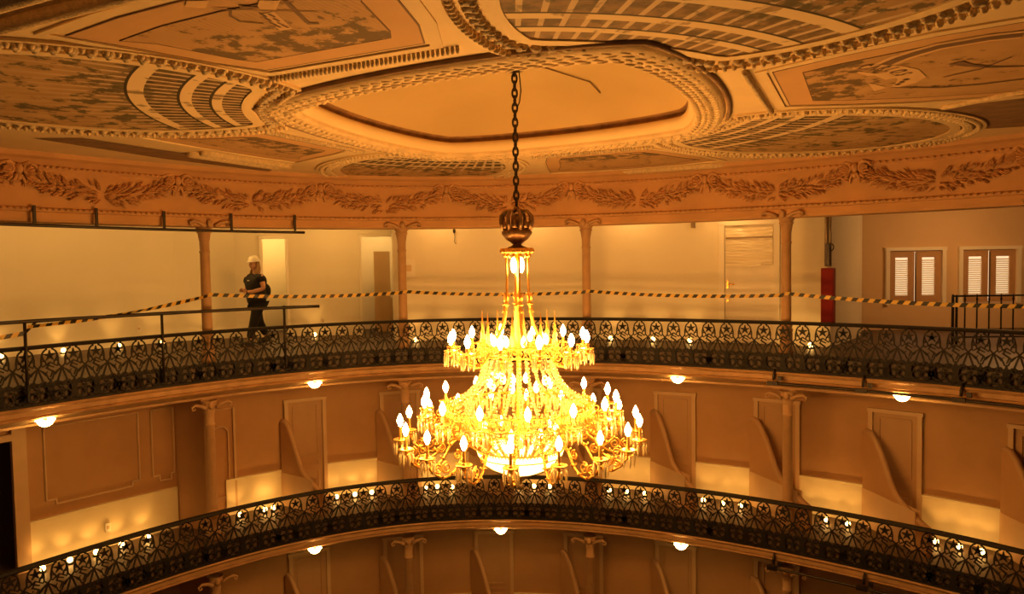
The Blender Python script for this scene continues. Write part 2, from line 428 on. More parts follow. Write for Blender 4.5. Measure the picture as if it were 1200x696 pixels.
def lunette(rot,near=False,sh=0.0):
    m=MB(); pl=lun_outline(0,96); m.add([(x,y,-.006) for x,y in pl]+[(x,y,0) for x,y in pl],[tuple(reversed(range(len(pl))))]+[(i,(i+1)%len(pl),len(pl)+(i+1)%len(pl),len(pl)+i) for i in range(len(pl))]); cpart(m,'painted_trellis_panel',M['trellis_wide'] if near else M['trellis'],rot,sh)
    m=MB(); ring_between(.0,.11,-.018,m); cpart(m,'panel_frame',M['plaster'],rot,sh)
    m=MB(); s=resample(lun_outline(.19),.115)
    for i,(x,y,t) in enumerate(s):
        RM=Matrix.Rotation(t,4,'Z')
        m.sphere((x,y,-.012),(.048,.060,.030),8,4,M=RM); m.sphere((x+.03*cos(t+1.57),y+.03*sin(t+1.57),-.030),(.024,.028,.020),6,4,M=RM); m.sphere((x-.035*cos(t+1.57),y-.035*sin(t+1.57),-.026),(.030,.018,.016),6,4,M=RM)
    cpart(m,'acanthus_moulding',M['greyrelief'] if near or rot==PI else M['relief'],rot,sh)
    m=MB()
    for (x,y,t) in resample(lun_outline(.305),.075): m.sphere((x,y,-.022),(.024,.036,.036),6,4,M=Matrix.Rotation(t,4,'Z'))
    cpart(m,'bead_moulding',M['relief'],rot,sh)
    m=MB(); ring_between(.345,.385,-.025,m); cpart(m,'outer_fillet',M['plaster'],rot,sh)
for k,rt in enumerate(LUN): RBL[0]=(1.34,1.34,1.52,1.40)[k]; lunette(rt,near=(k==3),sh=(0,.30,0,.20)[k])
# small ribs between lunette heads and the rim
QSH=[False,False]
def quadpoly(sc_in,inset):
    i=inset
    if QSH[0]: return [(2.72+i,-.82+i*.55),(2.72+i,.82-i*.55),(3.2,1.06-i),(3.75,1.24-i),(4.28-i,1.40-i),(4.36-i,.7-i*.5),(4.38-i,0),(4.36-i,-.7+i*.5),(4.28-i,-1.40+i),(3.75,-1.24+i),(3.2,-1.06+i)]
    pts=[(2.72+i,-.82+i*.55),(2.72+i,.82-i*.55),(3.35,1.12-i),(4.0,1.36-i),(4.75-i,1.56-i),(4.95-i,.8-i*.5),(5.0-i,0),(4.95-i,-.8+i*.5),(4.75-i,-1.56+i),(4.0,-1.36+i),(3.35,-1.12+i)]
    if QSH[1]: pts=[(x+.6 if x>4.6-i*1.01 else x,y) for x,y in pts]
    return pts
def inset_line(poly,mb,w,z):
    n=len(poly); c=(sum(p[0] for p in poly)/n,sum(p[1] for p in poly)/n)
    vs=[]
    for x,y in poly:
        dx,dy=c[0]-x,c[1]-y; l=hypot(dx,dy); vs+=[(x,y,0),(x,y,z),(x+dx/l*w,y+dy/l*w,z),(x+dx/l*w,y+dy/l*w,0)]
    mb.add(vs,[(4*k+i,4*((k+1)%n)+i,4*((k+1)%n)+i+1,4*k+i+1) for k in range(n) for i in range(3)])
def quad_panel(rot):
    m=MB(); P0=quadpoly(0,0); inset_line(P0,m,.10,-.014); cpart(m,'panel_frame',M['plaster'],rot)
    m=MB(); P1=quadpoly(0,.13); m.add([(x,y,-.006) for x,y in P1],[tuple(reversed(range(len(P1))))]); cpart(m,'painted_border',M['border'],rot)
    m=MB(); P1=quadpoly(0,.13); inset_line(P1,m,.012,-.008); P2=quadpoly(0,.36); inset_line(P2,m,.010,-.012); cpart(m,'dark_edge_line',M['darkline'],rot)
    m=MB(); m.add([(x,y,-.010) for x,y in P2],[tuple(reversed(range(len(P2))))]); cpart(m,'painted_field',M['painting'],rot)
    m=MB()                                    # cord moulding along the inner edge
    for k in range(44):
        y=-.9+1.8*k/43; m.sphere((2.655,y,-.02),(.035,.016,.035),6,4,M=Matrix.Rotation(.5,4,'Z'))
    cpart(m,'cord_moulding',M['greyrelief'],rot)
    m=MB()
    for s in ((4.50,4.74) if QSH[0] else (5.75,5.95) if QSH[1] else (5.10,5.30)):
        m.tube([(s,y,-.02) for y in [-1.5+(1.7 if abs(rot-3*PI/4)<.1 else 3.0)*k/12 for k in range(13)]],.055,8)
    cpart(m,'round_ribs',M['relief'],rot)
    m=MB(); P3=[(6.05,-1.6),(6.05,1.6),(6.3,1.6),(6.35,0),(6.3,-1.6)] if QSH[1] else [(4.86,-1.62),(4.86,1.62),(5.35,1.9),(5.5,0),(5.35,-1.9)] if QSH[0] else [(5.42,-1.75),(5.42,1.75),(5.95,2.0),(6.0,0),(5.95,-2.0)]; m.add([(x,y,-.006) for x,y in P3],[tuple(reversed(range(5)))]); cpart(m,'brown_painted_strip',M['brownpaint'],rot)
for q in range(4): QSH[0]=q in (1,2); QSH[1]=q==3; quad_panel(PI/4+q*PI/2)
# painted ribbon, sheets and sticks on two of the quarter panels (flat painting, a few mm proud)
def cdecal(mb,name,mt,rot): cpart(mb,name,mt,rot)
def world_to_panel(x,y,rot):
    dx,dy=x-CX,y-CY; a=-(ROT+rot); return (dx*cos(a)-dy*sin(a),dx*sin(a)+dy*cos(a))
def flat(mb,pts,rot,z,mi=0):
    q=[world_to_panel(x,y,rot) for x,y in pts]; ar=sum(q[i][0]*q[(i+1)%len(q)][1]-q[(i+1)%len(q)][0]*q[i][1] for i in range(len(q)))
    if ar>0: q=q[::-1]
    mb.add([(x,y,z) for x,y in q],[tuple(range(len(q)))],mi)
def band(mb,pts,w,rot,z,mi=0):
    N=len(pts)
    L=[];Rr=[]
    for i,(x,y) in enumerate(pts):
        a=pts[max(0,i-1)]; b=pts[min(N-1,i+1)]; dx,dy=b[0]-a[0],b[1]-a[1]; l=hypot(dx,dy); ww=w if not isinstance(w,list) else w[i]
        L.append((x-dy/l*ww/2,y+dx/l*ww/2)); Rr.append((x+dy/l*ww/2,y-dx/l*ww/2))
    for i in range(N-1): flat(mb,[L[i],L[i+1],Rr[i+1],Rr[i]],rot,z,mi)
exec_decals=True

# ------------------------------------------------------------------ walls
def wall_band(name,mt,d0,d1,off,z0,z1,th=.12,step=1.5):
    m=MB(); sweep(m,[(off,z0),(off,z1),(off+th,z1),(off+th,z0)],d0,d1,step,closed=True); return struct(m,name,mt)
def wallseg(mb,pts,z0,z1,th=.12,mi=0):
    n=len(pts)
    for i in range(n-1):
        a=Vector((*pts[i],0)); b=Vector((*pts[i+1],0)); t=(b-a).normalized(); nn=Vector((-t.y,t.x,0))*th
        if (nn.dot(a))<0: nn=-nn
        vs=[a+Vector((0,0,z0)),b+Vector((0,0,z0)),b+Vector((0,0,z1)),a+Vector((0,0,z1))]; vs+=[q+nn for q in vs]
        mb.add(vs,[(0,1,2,3),(7,6,5,4),(0,4,5,1),(3,2,6,7),(0,3,7,4),(1,5,6,2)],mi)
# upper gallery: curved wall with door openings
ZT=2.66
def curved_wall_with(name,mt,d0,d1,off,z0,z1,openings,th=.12):
    m=MB(); cur=d0
    for (a,b,h) in openings:
        sweep(m,[(off,z0),(off,z1),(off+th,z1),(off+th,z0)],cur,a,1.5,closed=True)
        sweep(m,[(off,h),(off,z1),(off+th,z1),(off+th,h)],a,b,1.5,closed=True); cur=b
    sweep(m,[(off,z0),(off,z1),(off+th,z1),(off+th,z0)],cur,d1,1.5,closed=True)
    return struct(m,name,mt)
curved_wall_with('wall_back',M['wall_up'],-5.0,45.6,1.3,0,ZT,[(34.9,40.6,2.16)])
def XY(deg,off): v=W(deg,off); return (v.x,v.y)
# left part: the gallery widens; wall stands further back
m=MB(); wallseg(m,[XY(-5.0,1.3),XY(-4.9,3.0),XY(-5.4,3.0)],0,ZT); wallseg(m,[XY(-9.2,3.15),XY(-13,3.4),XY(-17.0,3.7)],0,ZT); wallseg(m,[XY(-5.4,3.0),XY(-9.2,3.15)],2.17,ZT); wallseg(m,[XY(-19.7,3.85),XY(-22.2,4.1),XY(-28,4.3),XY(-34,4.1),XY(-42,4.0),XY(-52,4.0),XY(-64,4.0)],0,ZT)
a=W(-17.0,3.7); b=W(-19.7,3.85)
wallseg(m,[(a.x,a.y),(b.x,b.y)],2.15,ZT); struct(m,'wall_left',M['wall_up'])
# lit room behind left door
def room_behind(name,a,b,deep,z0,z1,mt):
    a=Vector((a.x,a.y,0)); b=Vector((b.x,b.y,0)); n=((a+b)/2).normalized()*deep; t=(b-a).normalized()*.25
    m=MB(); A=a-t+Vector(n)*.05;B=b+t+Vector(n)*.05
    wallseg(m,[(A.x,A.y),(A.x+n.x,A.y+n.y),(B.x+n.x,B.y+n.y),(B.x,B.y)],z0,z1,.05); return struct(m,name,mt)
room_behind('wall_left_closet',W(-19.7,3.85),W(-17.0,3.7),1.6,0,2.4,M['wall_up'])
room_behind('wall_back_closet',W(-9.2,3.25),W(-5.4,3.1),1.3,0,2.4,M['white'])
def frame(name,d0,d1,off,h,mt,w=.07,th=.06,z0=0):
    m=MB()
    for a in (d0,d1):
        v=W(a,off,(h+z0)/2); m.box(v,(w,th,h-z0),face_rz(a,off))
    v=(W(d0,off)+W(d1,off))/2; m.box((v.x,v.y,h+w/2),((W(d1,off)-W(d0,off)).length+w,th,w),atan2((W(d1,off)-W(d0,off)).y,(W(d1,off)-W(d0,off)).x)); return struct(m,name,mt)
frame('door_1',-9.2,-5.4,3.05,2.17,M['white'],.05)
m=MB()
for a,o in ((-17.0,3.68),(-19.7,3.83)): m.box(W(a,o,1.08),(.06,.08,2.15),face_rz(a,3.8))
v=(W(-17.0,3.68)+W(-19.7,3.83))/2; m.box((v.x,v.y,2.18),((W(-17,3.7)-W(-19.7,3.85)).length+.06,.08,.06),face_rz(-18.3,3.8)); d2=struct(m,'door_2',M['white'])
# open leaf inside left door, with hinge
m=MB(); v=W(-19.55,4.2); m.box((v.x,v.y,1.05),(.04,.7,2.1),-R(-19.5)); m.build('door_leaf',M['white'],d2)
# stacked boards in the second doorway
g=empty('leaning_board',(0,0,0),label='tall pale board leaning inside the bright open doorway left of the chandelier chain',cat='board')
m=MB(); v=W(-6.6,3.6); m.box((v.x,v.y,.93),(.36,.03,1.84),face_rz(-7.6)); m.box((v.x+.1,v.y+.03,.4),(.5,.03,.75),face_rz(-7.6)); bb=m.build('board_sheet',M['wall_grey'],g)
# right door with plastic sheet
v0=W(34.9,1.33); v1=W(40.6,1.33); mid=(v0+v1)/2; L=(v1-v0).length; rz=atan2(v1.y-v0.y,v1.x-v0.x)
m=MB(); m.box((mid.x,mid.y,1.08),(L-.02,.05,2.15),rz); d3=struct(m,'door_3',M['white'])
m=MB()
tx=Vector((cos(rz),sin(rz),0)); nx=Vector((sin(rz),-cos(rz),0))
for sgn in (-1,1): q=mid+tx*sgn*(L/2+.03)+nx*.05; m.box((q.x,q.y,1.09),(.10,.06,2.2),rz)
q=mid+nx*.05; m.box((q.x,q.y,2.22),(L+.16,.06,.12),rz); m.build('door_frame',M['white'],d3)
m=MB(); q=mid-tx*(L/2-.08)+nx*.07; m.tube([q+Vector((0,0,1.08)),q+nx*.03+Vector((0,0,1.08)),q+nx*.035+tx*.13+Vector((0,0,1.085))],.012,6); m.box((q.x,q.y,1.08),(.03,.02,.14),rz); m.box((q.x,q.y,.78),(.03,.02,.04),rz); m.build('door_handle',M['gilt'],d3)
def plastic():
    m=bpy.data.materials.new('crinkled_plastic'); m.use_nodes=True; b=m.node_tree.nodes['Principled BSDF']; b.inputs['Base Color'].default_value=(.80,.70,.50,1); b.inputs['Roughness'].default_value=.18
    return m
m=MB(); nx_,nz_=14,40; vs=[]
for j in range(nz_+1):
    z=1.42+.70*j/nz_
    for i in range(nx_+1):
        u=-L/2+.04+(L-.08)*i/nx_; dd=.055+.012*sin(j*1.9+i*.3+sin(i*.7))+.008*sin(j*3.1+i*.9)
        q=mid+tx*u+nx*dd; vs.append((q.x,q.y,z+.01*sin(i*.6)))
m.add(vs,[(j*(nx_+1)+i,j*(nx_+1)+i+1,(j+1)*(nx_+1)+i+1,(j+1)*(nx_+1)+i) for j in range(nz_) for i in range(nx_)],0,True)
psh=tag(m.build('plastic_sheet',plastic()),'crinkled clear plastic sheet taped over the upper half of the closed white door','sheet')
m=MB(); q=mid+nx*.075; m.box((q.x,q.y,1.93),(L-.1,.012,.03),rz); m.build('tape_strip',M['strut'],psh)

# right: wall end and room with windows
m=MB(); e0=W(45.6,1.3); wallseg(m,[(e0.x,e0.y),(8.05,8.0),(8.73,9.07)],0,ZT+.1); struct(m,'wall_right_return',M['wall_up'])
wpA=Vector((8.73,9.07,0)); wpB=Vector((14.6,8.45,0)); wd=(wpB-wpA).normalized(); wn=Vector((wd.y,-wd.x,0))
wins=[(9.39,10.53),(10.91,12.09)]
m=MB(); xs=[]
def wp(x,z=0,d=0): t=(x-wpA.x)/wd.x; q=wpA+wd*t+wn*d; return Vector((q.x,q.y,z))
edges=[8.73]+[e for w_ in wins for e in w_]+[14.6]
for i in range(len(edges)-1):
    a=wp(edges[i]);b=wp(edges[i+1])
    if i%2==0: wallseg(m,[(a.x,a.y),(b.x,b.y)],0,2.9)
    else: wallseg(m,[(a.x,a.y),(b.x,b.y)],1.67,2.9); wallseg(m,[(a.x,a.y),(b.x,b.y)],0,.55)
struct(m,'wall_right',M['wall_grey'])
m=MB(); m.prism([(7.6,7.4),(15,6.0),(15,9.0),(8.7,9.4)],2.72,2.8); struct(m,'ceiling_right_room',M['wall_grey'])
m=MB(); m.prism([(8.2,8.6),(8.6,7.2),(15,5),(15,9.0),(8.7,9.3)],-.12,-.005); struct(m,'floor_right_room',M['floor'])
wrz=atan2(wd.y,wd.x)
for wi,(xa,xb) in enumerate(wins):
    m=MB(); W_=xb-xa; zc=1.11; H=1.12
    c=wp((xa+xb)/2,0,.02)
    for sg in (-1,1): q=c+wd*sg*(W_/2+.02); m.box((q.x,q.y,zc+.02),(.08,.10,H+.08),wrz)
    m.box((c.x,c.y,zc+H/2+.03),(W_+.14,.12,.07),wrz); 
    wo=struct(m,'window_%d'%(wi+1),M['white'])
    for sg in (-1,1):                         # two shutters
        m=MB(); cc=c+wd*sg*W_*.245+wn*(-.02); sw=W_*.46; gw=sw*.52; bar=(sw-gw)/2
        for s2 in (-1,1): q=cc+wd*s2*(sw/2-bar/2); m.box((q.x,q.y,zc),(bar,.035,H-.02),wrz)
        m.box((cc.x,cc.y,zc+H/2-.08),(gw,.035,.14),wrz); m.box((cc.x,cc.y,zc-H/2+.09),(gw,.035,.16),wrz)
        sh=m.build('shutter',M['door'],wo)
        m=MB()
        for k in range(17):
            z=zc-H/2+.19+k*(H-.38)/16.5; m.box((cc.x,cc.y,z),(gw,.006,.045),M=Matrix.Rotation(wrz,4,'Z')@Matrix.Rotation(R(-58),4,'X'))
        m.build('louvre_slats',M['white'],sh)
    m=MB(); q=c-wn*.10; m.box((q.x,q.y,zc),(W_-.08,.01,H-.06),wrz); m.build('pane',M['daylight'],wo)
    m=MB(); q=c+wn*.02; m.box((q.x,q.y,zc),(.03,.02,H-.1),wrz); m.build('latch_bar',M['strut'],wo)
# pilaster edge
# red cabinet, pipe, sensor
rc=W(46.6,1.05)
g=empty('red_cabinet',(rc.x,rc.y,0),face_rz(46,1),label='tall narrow red fire equipment cabinet on the end of the cream upper wall',cat='cabinet')
m=MB(); m.box((0,0,.88),(.20,.16,.98)); m.build('cabinet_body',M['red'],g)
m=MB(); m.box((.0,-.085,.88),(.17,.012,.94)); m.build('cabinet_door',M['red'],g)
m=MB(); m.box((.06,-.098,.88),(.015,.02,.08)); m.build('handle',M['steel'],g)
g=empty('vertical_pipe',(rc.x-.02,rc.y+.02,0),face_rz(46,1),label='dark vertical service pipe with hanging hook above the red cabinet',cat='pipe')
m=MB(); m.tube([(0,0,1.40),(0,0,2.62)],.035,8); m.tube([(.06,0,1.40),(.06,0,2.62)],.02,8); m.build('pipe',M['strut'],g)
m=MB(); m.tube([(0.07+.05*cos(t),-.04,1.72+.06*sin(t)) for t in [k*PI/6 for k in range(12)]],.01,5,closed=True); m.box((.02,-.03,1.60),(.07,.05,.36)); m.build('hook',M['steel'],g)
m=MB(); m.sphere((7.75,7.75,2.30),.035,10,6); tag(m.build('ceiling_sensor',M['black']),'small round black sensor high on the wall right of the vertical pipe','sensor')
m=MB(); v=W(31.4,1.26,2.2); m.box(v,(.07,.05,.12),face_rz(31)); m.box(v+Vector((0,-.03,0)),(.04,.02,.05),face_rz(31)); tag(m.build('wall_sensor',M['strut']),'tiny box sensor high on the cream wall left of the closed door','sensor')
m=MB(); v=W(1.9,1.25,2.2); m.sphere(v,(.03,.03,.05),8,5); m.tube([v,v+Vector((.01,0,-.12)),v+Vector((0,0,-.22)),v+Vector((.03,0,-.26))],.006,5); tag(m.build('dangling_wire',M['steel']),'short loose wire dangling from a fitting high on the cream wall left of the chain','wire')
def wallbox(deg,off,z,w,h,label,name='junction_box',cat='box'):
    g=empty(name,W(deg,off,z),face_rz(deg,off),label=label,cat=cat)
    m=MB(); m.box((0,0,0),(w,.03,h)); m.build('cover_plate',M['white'],g); m=MB(); m.box((0,-.018,0),(w*.5,.01,h*.35)); m.build('switch_face',M['wall_grey'],g)
wallbox(-4.0,1.27,1.47,.30,.36,'square pale cover panel on the wall behind the second column from the left','cover_panel','panel')
wallbox(-31.7,4.15,.33,.08,.12,'small socket plate low on the upper wall left of the leftmost column','wall_socket','socket')
wallbox(-13.5,3.2,.33,.08,.12,'small socket plate low on the upper wall right of the standing person','wall_socket','socket')

# stair railing at right
g=empty('stair_railing',(0,0,0),label='black iron bar railing around the stair in front of the shuttered windows',cat='railing')
sa=Vector((8.9,6.34,0)); sb=Vector((12.0,5.97,0)); m=MB(); m.tube([sa+Vector((0,0,.84)),sb+Vector((0,0,.84))],.016,6); m.tube([sa+Vector((0,0,.12)),sb+Vector((0,0,.12))],.014,6); m.build('rail',M['iron'],g)
for k in range(16):
    q=sa.lerp(sb,k/15); m=MB(); r_=.024 if k in(0,) else .013
    m.tube([q+Vector((0,0,0)),q+Vector((0,0,.80)),q+Vector((0,0,.87))],[r_,r_,r_*.7],6); m.sphere(q+Vector((0,0,.78)),.022,6,4); m.build('baluster',M['iron'],g)
m=MB(); q=sa+Vector((.07,0,0)); m.tube([q,q+Vector((0,0,.86))],.022,6); m.build('post',M['iron'],g)

# ------------------------------------------------------------------ lower gallery walls (middle and bottom tier)
BE=[-19.7,-8.1,3.45,14.9,26.4,38.1,49.9,61.8,73.6]     # right edges of the dado panels, where partitions start
DOORN=[10]
def door_leaf(d0,d1,z0,h,off):
    v0=W(d0,off);v1=W(d1,off); c=(v0+v1)/2; L=(v1-v0).length; rz=atan2(v1.y-v0.y,v1.x-v0.x); T=Matrix.Translation((c.x,c.y,z0))@Matrix.Rotation(rz,4,'Z')
    DOORN[0]+=1
    m=MB(); m.box((0,.02,h/2),(L,.04,h)); 
    for z,hh in ((h*.70,h*.50),(h*.37,.10),(h*.17,h*.24)):
        for w,d in ((L-.26,.025),):
            x=w/2
            m.box((0,-.01,z+hh/2),(w,d,.025)); m.box((0,-.01,z-hh/2),(w,d,.025)); m.box((-x,-.01,z),(.025,d,hh)); m.box((x,-.01,z),(.025,d,hh))
    o=struct(m,'door_%d'%DOORN[0],M['door']); o.matrix_world=T
    m=MB()
    for sg in (-1,1): m.box((sg*(L/2),-.03,h/2),(.07,.05,h))
    m.box((0,-.03,h+.02),(L+.10,.06,.06)); f=m.build('door_frame',M['trim'],o)
    m=MB(); m.sphere((-L/2+.12,-.04,h*.48),.022,8,5); m.build('door_knob',M['bronze'],o)
    return o
def tier_wall(zf,tag_,dado=True):
    ceilz=zf+2.33
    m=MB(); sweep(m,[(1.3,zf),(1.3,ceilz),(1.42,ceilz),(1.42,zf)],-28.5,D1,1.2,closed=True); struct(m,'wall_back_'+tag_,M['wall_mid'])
    k=0
    m=MB()
    for e in BE:
        a=e-6.7; b=e
        sweep(m,[(1.25,zf),(1.25,zf+.62),(1.235,zf+.63),(1.235,zf+.66),(1.30,zf+.66),(1.30,zf)],a,b,1.1,closed=True)
    struct(m,'baseboard_'+tag_,M['dado'])
    for e in BE[:-1]: door_leaf(e+.5,e+5.0,zf,1.93,1.27)
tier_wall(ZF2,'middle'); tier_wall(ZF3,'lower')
PL={(2,-19.7):'curved plaster box partition left of the chandelier, the one nearest the leftmost lower column',
 (2,-8.1):'curved plaster box partition just left of the chandelier in the middle gallery',
 (2,3.45):'curved plaster box partition directly behind the chandelier bowl',
 (2,14.9):'curved plaster box partition behind the right side of the chandelier',
 (2,26.4):'curved plaster box partition just right of the chandelier arms in the middle gallery',
 (2,38.1):'curved plaster box partition whose foot meets the right hand lower column',
 (2,49.9):'curved plaster box partition right of the right hand lower column, before a panelled door',
 (2,61.8):'curved plaster box partition at the right edge of the middle gallery'}
def fin(e,zf,lab,cat='partition'):
    dl=3.7+max(0,(e+19.7))*.062 if e<38 else 8.3
    a=W(e,1.25); b=W(e+dl,.28); 
    prof=[(0,1.54),(.04,1.585),(.10,1.56),(.18,1.46),(.26,1.30),(.34,1.10),(.42,.88),(.50,.72),(.60,.62),(.75,.52),(1.0,.40),(1.0,0),(0,0)]
    d=(b-a); L=d.length; dv=d/L; rz=atan2(dv.y,dv.x)
    g=empty('box_partition',(a.x,a.y,zf),rz,label=lab,cat=cat,group='curved box partitions')
    m=MB(); n=len(prof); vs=[]
    for y in (-.045,.045): vs+=[(u*L,y,h) for u,h in prof]
    m.add(vs,[tuple(range(n)),tuple(reversed(range(n,2*n)))]+[(i,n+i,n+(i+1)%n,(i+1)%n) for i in range(n)]); m.build('partition_body',M['wall_mid'],g)
    m=MB(); m.tube([(u*L,0,h+.005) for u,h in prof[:11]],.05,8); m.build('capping',M['door'],g)
    m=MB(); m.box((L*.42,-.05,.31),(L*.84,.012,.62)); m.box((L*.42,.05,.31),(L*.84,.012,.62)); m.build('glow_tinted_foot',M['trim'],g)  # partition foot tinted lighter to stand in for yellow lamp light
for e in BE[:-1]: fin(e,ZF2,PL[(2,e)])
L3=['far left','left of centre, behind the left bottom column','left of the bottom centre door','right of the bottom centre door','behind the right bottom column','right of the bottom column','far right','last on the right']
for e,l in list(zip(BE[:-1],L3))[:6]: fin(e,ZF3,'curved plaster partition on the lowest gallery at the photo bottom, '+l)
# left of -28.5: projecting panel bay and the long wall with stepped mouldings
m=MB()
for zf in (ZF2,ZF3):
    c=zf+2.33
    wallseg(m,[XY(-28.5,1.3),XY(-28.8,.62),XY(-31.8,1.3)],zf,c,.1)
    sweep(m,[(1.3,zf),(1.3,c),(1.42,c),(1.42,zf)],-47.6,-31.8,1.2,closed=True)
    sweep(m,[(1.3,zf+2.0),(1.3,c),(1.42,c),(1.42,zf+2.0)],-54,-47.6,1.2,closed=True)
    sweep(m,[(1.3,zf),(1.3,c),(1.42,c),(1.42,zf)],-66,-54,1.2,closed=True)
struct(m,'wall_left_middle',M['wall_mid'])
m=MB()
for zf in (ZF2,ZF3): sweep(m,[(1.25,zf),(1.25,zf+.68),(1.235,zf+.69),(1.235,zf+.72),(1.30,zf+.72),(1.30,zf)],-47.3,-31.8,1.1,closed=True)
struct(m,'baseboard_left',M['dado'])
m=MB()                                          # dark doorway with trim at far left
for a in (-47.6,-47.0): m.box(W(a,1.24,ZF2+1.1),(.10,.08,2.2),face_rz(a))
m.box(W(-50.8,1.24,ZF2+2.05),(1.2,.08,.10),face_rz(-50.8)); struct(m,'door_10',M['trim'])
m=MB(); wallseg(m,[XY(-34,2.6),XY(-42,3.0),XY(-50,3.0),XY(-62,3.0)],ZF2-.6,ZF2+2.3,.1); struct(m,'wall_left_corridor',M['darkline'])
m=MB()
def mold(pts,r=.016,off=1.285):
    P=[]
    for i in range(len(pts)-1):
        for k in range(6):
            t=k/6; P.append(W(pts[i][0]+(pts[i+1][0]-pts[i][0])*t,off,pts[i][1]+(pts[i+1][1]-pts[i][1])*t))
    P.append(W(*[pts[-1][0],off,pts[-1][1]])); m.tube(P,r,6)
mold([(-44.9,-.85),(-44.9,-1.98),(-44.0,-1.98),(-44.0,-2.06),(-36.5,-2.06),(-36.5,-1.98),(-35.7,-1.98),(-35.7,-.85),(-44.9,-.85)])
mold([(-34.3,-.85),(-34.3,-1.98),(-33.6,-1.98),(-33.6,-2.08),(-32.4,-2.08),(-32.4,-1.98),(-32.0,-1.98),(-32.0,-.85),(-34.3,-.85)])
struct(m,'trim_4',M['trim'])
m=MB()                                          # narrow arched panel beside the left column
q=W(-26.9,1.28,0); 
T=Matrix.Translation((q.x,q.y,ZF2))@Matrix.Rotation(face_rz(-26.9),4,'Z')
m.strip([(-.14,.35),(-.14,1.5)]+[(-.14+.14*(1-cos(t)),1.5+.14*sin(t)) for t in [k*PI/10 for k in range(11)]]+[(.14,.35),(-.14,.35)],.02,-.03,.0)
m.strip([(-.25,.1),(-.25,1.95),(.25,1.95),(.25,.1)],.04,-.04,.0)
o=struct(m,'trim_5',M['trim']); o.matrix_world=T
wallbox(-39.3,1.22,-2.62,.08,.14,'small pale socket plate on the glowing cream dado at far left','wall_socket','socket')

# ------------------------------------------------------------------ cast iron balcony railing
def arc(cx,cz,r,a0,a1,n=10): return [(cx+r*cos(R(a0+(a1-a0)*k/n)),cz+r*sin(R(a0+(a1-a0)*k/n))) for k in range(n+1)]
def rail_panel():
    m=MB(); y0,y1=-.008,.008; h=.79; w=.30; b=.013
    S=lambda pts,wd=b:m.strip(pts,[q*1.4 for q in wd] if isinstance(wd,list) else wd*1.4,y0,y1)
    zt=h-.03
    # star
    cz=zt-.105
    for k in range(5):
        a=90+72*k; S([(0,cz),(.078*cos(R(a)),cz+.078*sin(R(a)))],[.034,.006])
    # c-scroll around the star
    for sg in (-1,1):
        S([(sg*x,z) for x,z in arc(0,cz,.095,72,-50,12)],.014)
        S([(sg*.030,cz+.090),(sg*.05,zt)],.012)
        # bottle cell side: down to hexagon
        S([(sg*.095,cz+.01),(sg*.107,cz-.05),(sg*.107,cz-.125),(sg*.15,cz-.175)],.014)
        S([(sg*.107,cz-.07),(sg*.06,cz-.075)],.012)
        # knots under star
        S([(sg*.06,cz-.072),(sg*.045,cz-.12),(sg*.09,cz-.15),(sg*.107,cz-.125)],.013)
        S([(sg*.045,cz-.12),(0,cz-.09)],.011)
        # inverted V
        S([(sg*.15,cz-.175),(sg*.085,cz-.375)],.016)
        S([(sg*.15,cz-.175),(sg*.055,cz-.24),(sg*.02,cz-.33)],.012)
        # leaves
        S([(sg*.12,cz-.20),(sg*.06,cz-.26),(sg*.03,cz-.21)],[.004,.022,.004])
        # lily lower: petals
        zb=.0
        S([(0,zb+.05),(sg*.02,zb+.16),(sg*.045,zb+.25),(sg*.085,zb+.295)],.014)
        S(arc(sg*.092,zb+.262,.034,100,-170 if sg>0 else 350,9),.012)
        S([(0,zb+.10),(sg*.06,zb+.15),(sg*.11,zb+.17)],.013)
        S(arc(sg*.088,zb+.105,.052,80,-260,14),.012)
        S([(sg*.01,zb+.06),(sg*.05,zb+.02),(sg*.10,zb+.045)],.014)
        S([(sg*.085,cz-.375),(sg*.15,cz-.43)],.012)
        S([(sg*.13,zb+.18),(sg*.15,zb+.21)],.012)
    S([(0,cz-.09),(-.04,cz-.17),(.035,cz-.22),(0,cz-.30)],[.008,.02,.022,.01])
    S([(-.045,cz-.12),(.05,cz-.165)],.012)
    S([(-.15,.09),(-.15,.17)],.02); S([(.15,.09),(.15,.17)],.02); S([(-.07,.30),(0,.22),(.07,.30)],.014)
    S([(0,.04),(0,.34)],[.075,.014]); S(arc(0,.13,.03,0,360,10),.02)
    S([(-.15,.012),(.15,.012)],.024); S([(-.15,zt+.01),(.15,zt+.01)],.02)
    return m
def arc_positions(off,step,d0,d1):
    out=[]; a=d0; last=W(d0,off); acc=0; out.append(a)
    while a<d1:
        a+=.02; q=W(a,off)
        if (q-last).length>=step: out.append(a); last=q
    return out
panel_mesh=rail_panel().build('railing_panel',M['iron']); pm=panel_mesh.data; bpy.data.objects.remove(panel_mesh)
def balcony_rail(zb,label):
    g=empty('balcony_railing',(0,0,0),label=label,cat='railing',group='cast iron balcony railings')
    pos=arc_positions(-.02,.30,-66,82)
    pos=pos[:99]
    for a in pos:
        o=bpy.data.objects.new('railing_panel',pm); COL.objects.link(o); o.parent=g
        v=W(a,-.02,zb); o.location=v; o.rotation_euler=(0,0,face_rz(a,-.02))
    m=MB(); sweep(m,[(-.06,zb+.76),(-.075,zb+.78),(-.06,zb+.81),(.03,zb+.81),(.045,zb+.78),(.03,zb+.76)],-67,83,1,closed=True); m.build('handrail',M['iron'],g)
    m=MB(); sweep(m,[(-.045,zb-.012),(-.045,zb+.02),(.01,zb+.02),(.01,zb-.012)],-67,83,1,closed=True); m.build('base_rail',M['iron'],g)
    return g
balcony_rail(-.28+.005,'ornate black cast iron railing of the upper gallery, where the person walks')
balcony_rail(ZF2-.28+.005,'ornate black cast iron railing of the middle gallery, below the chandelier')

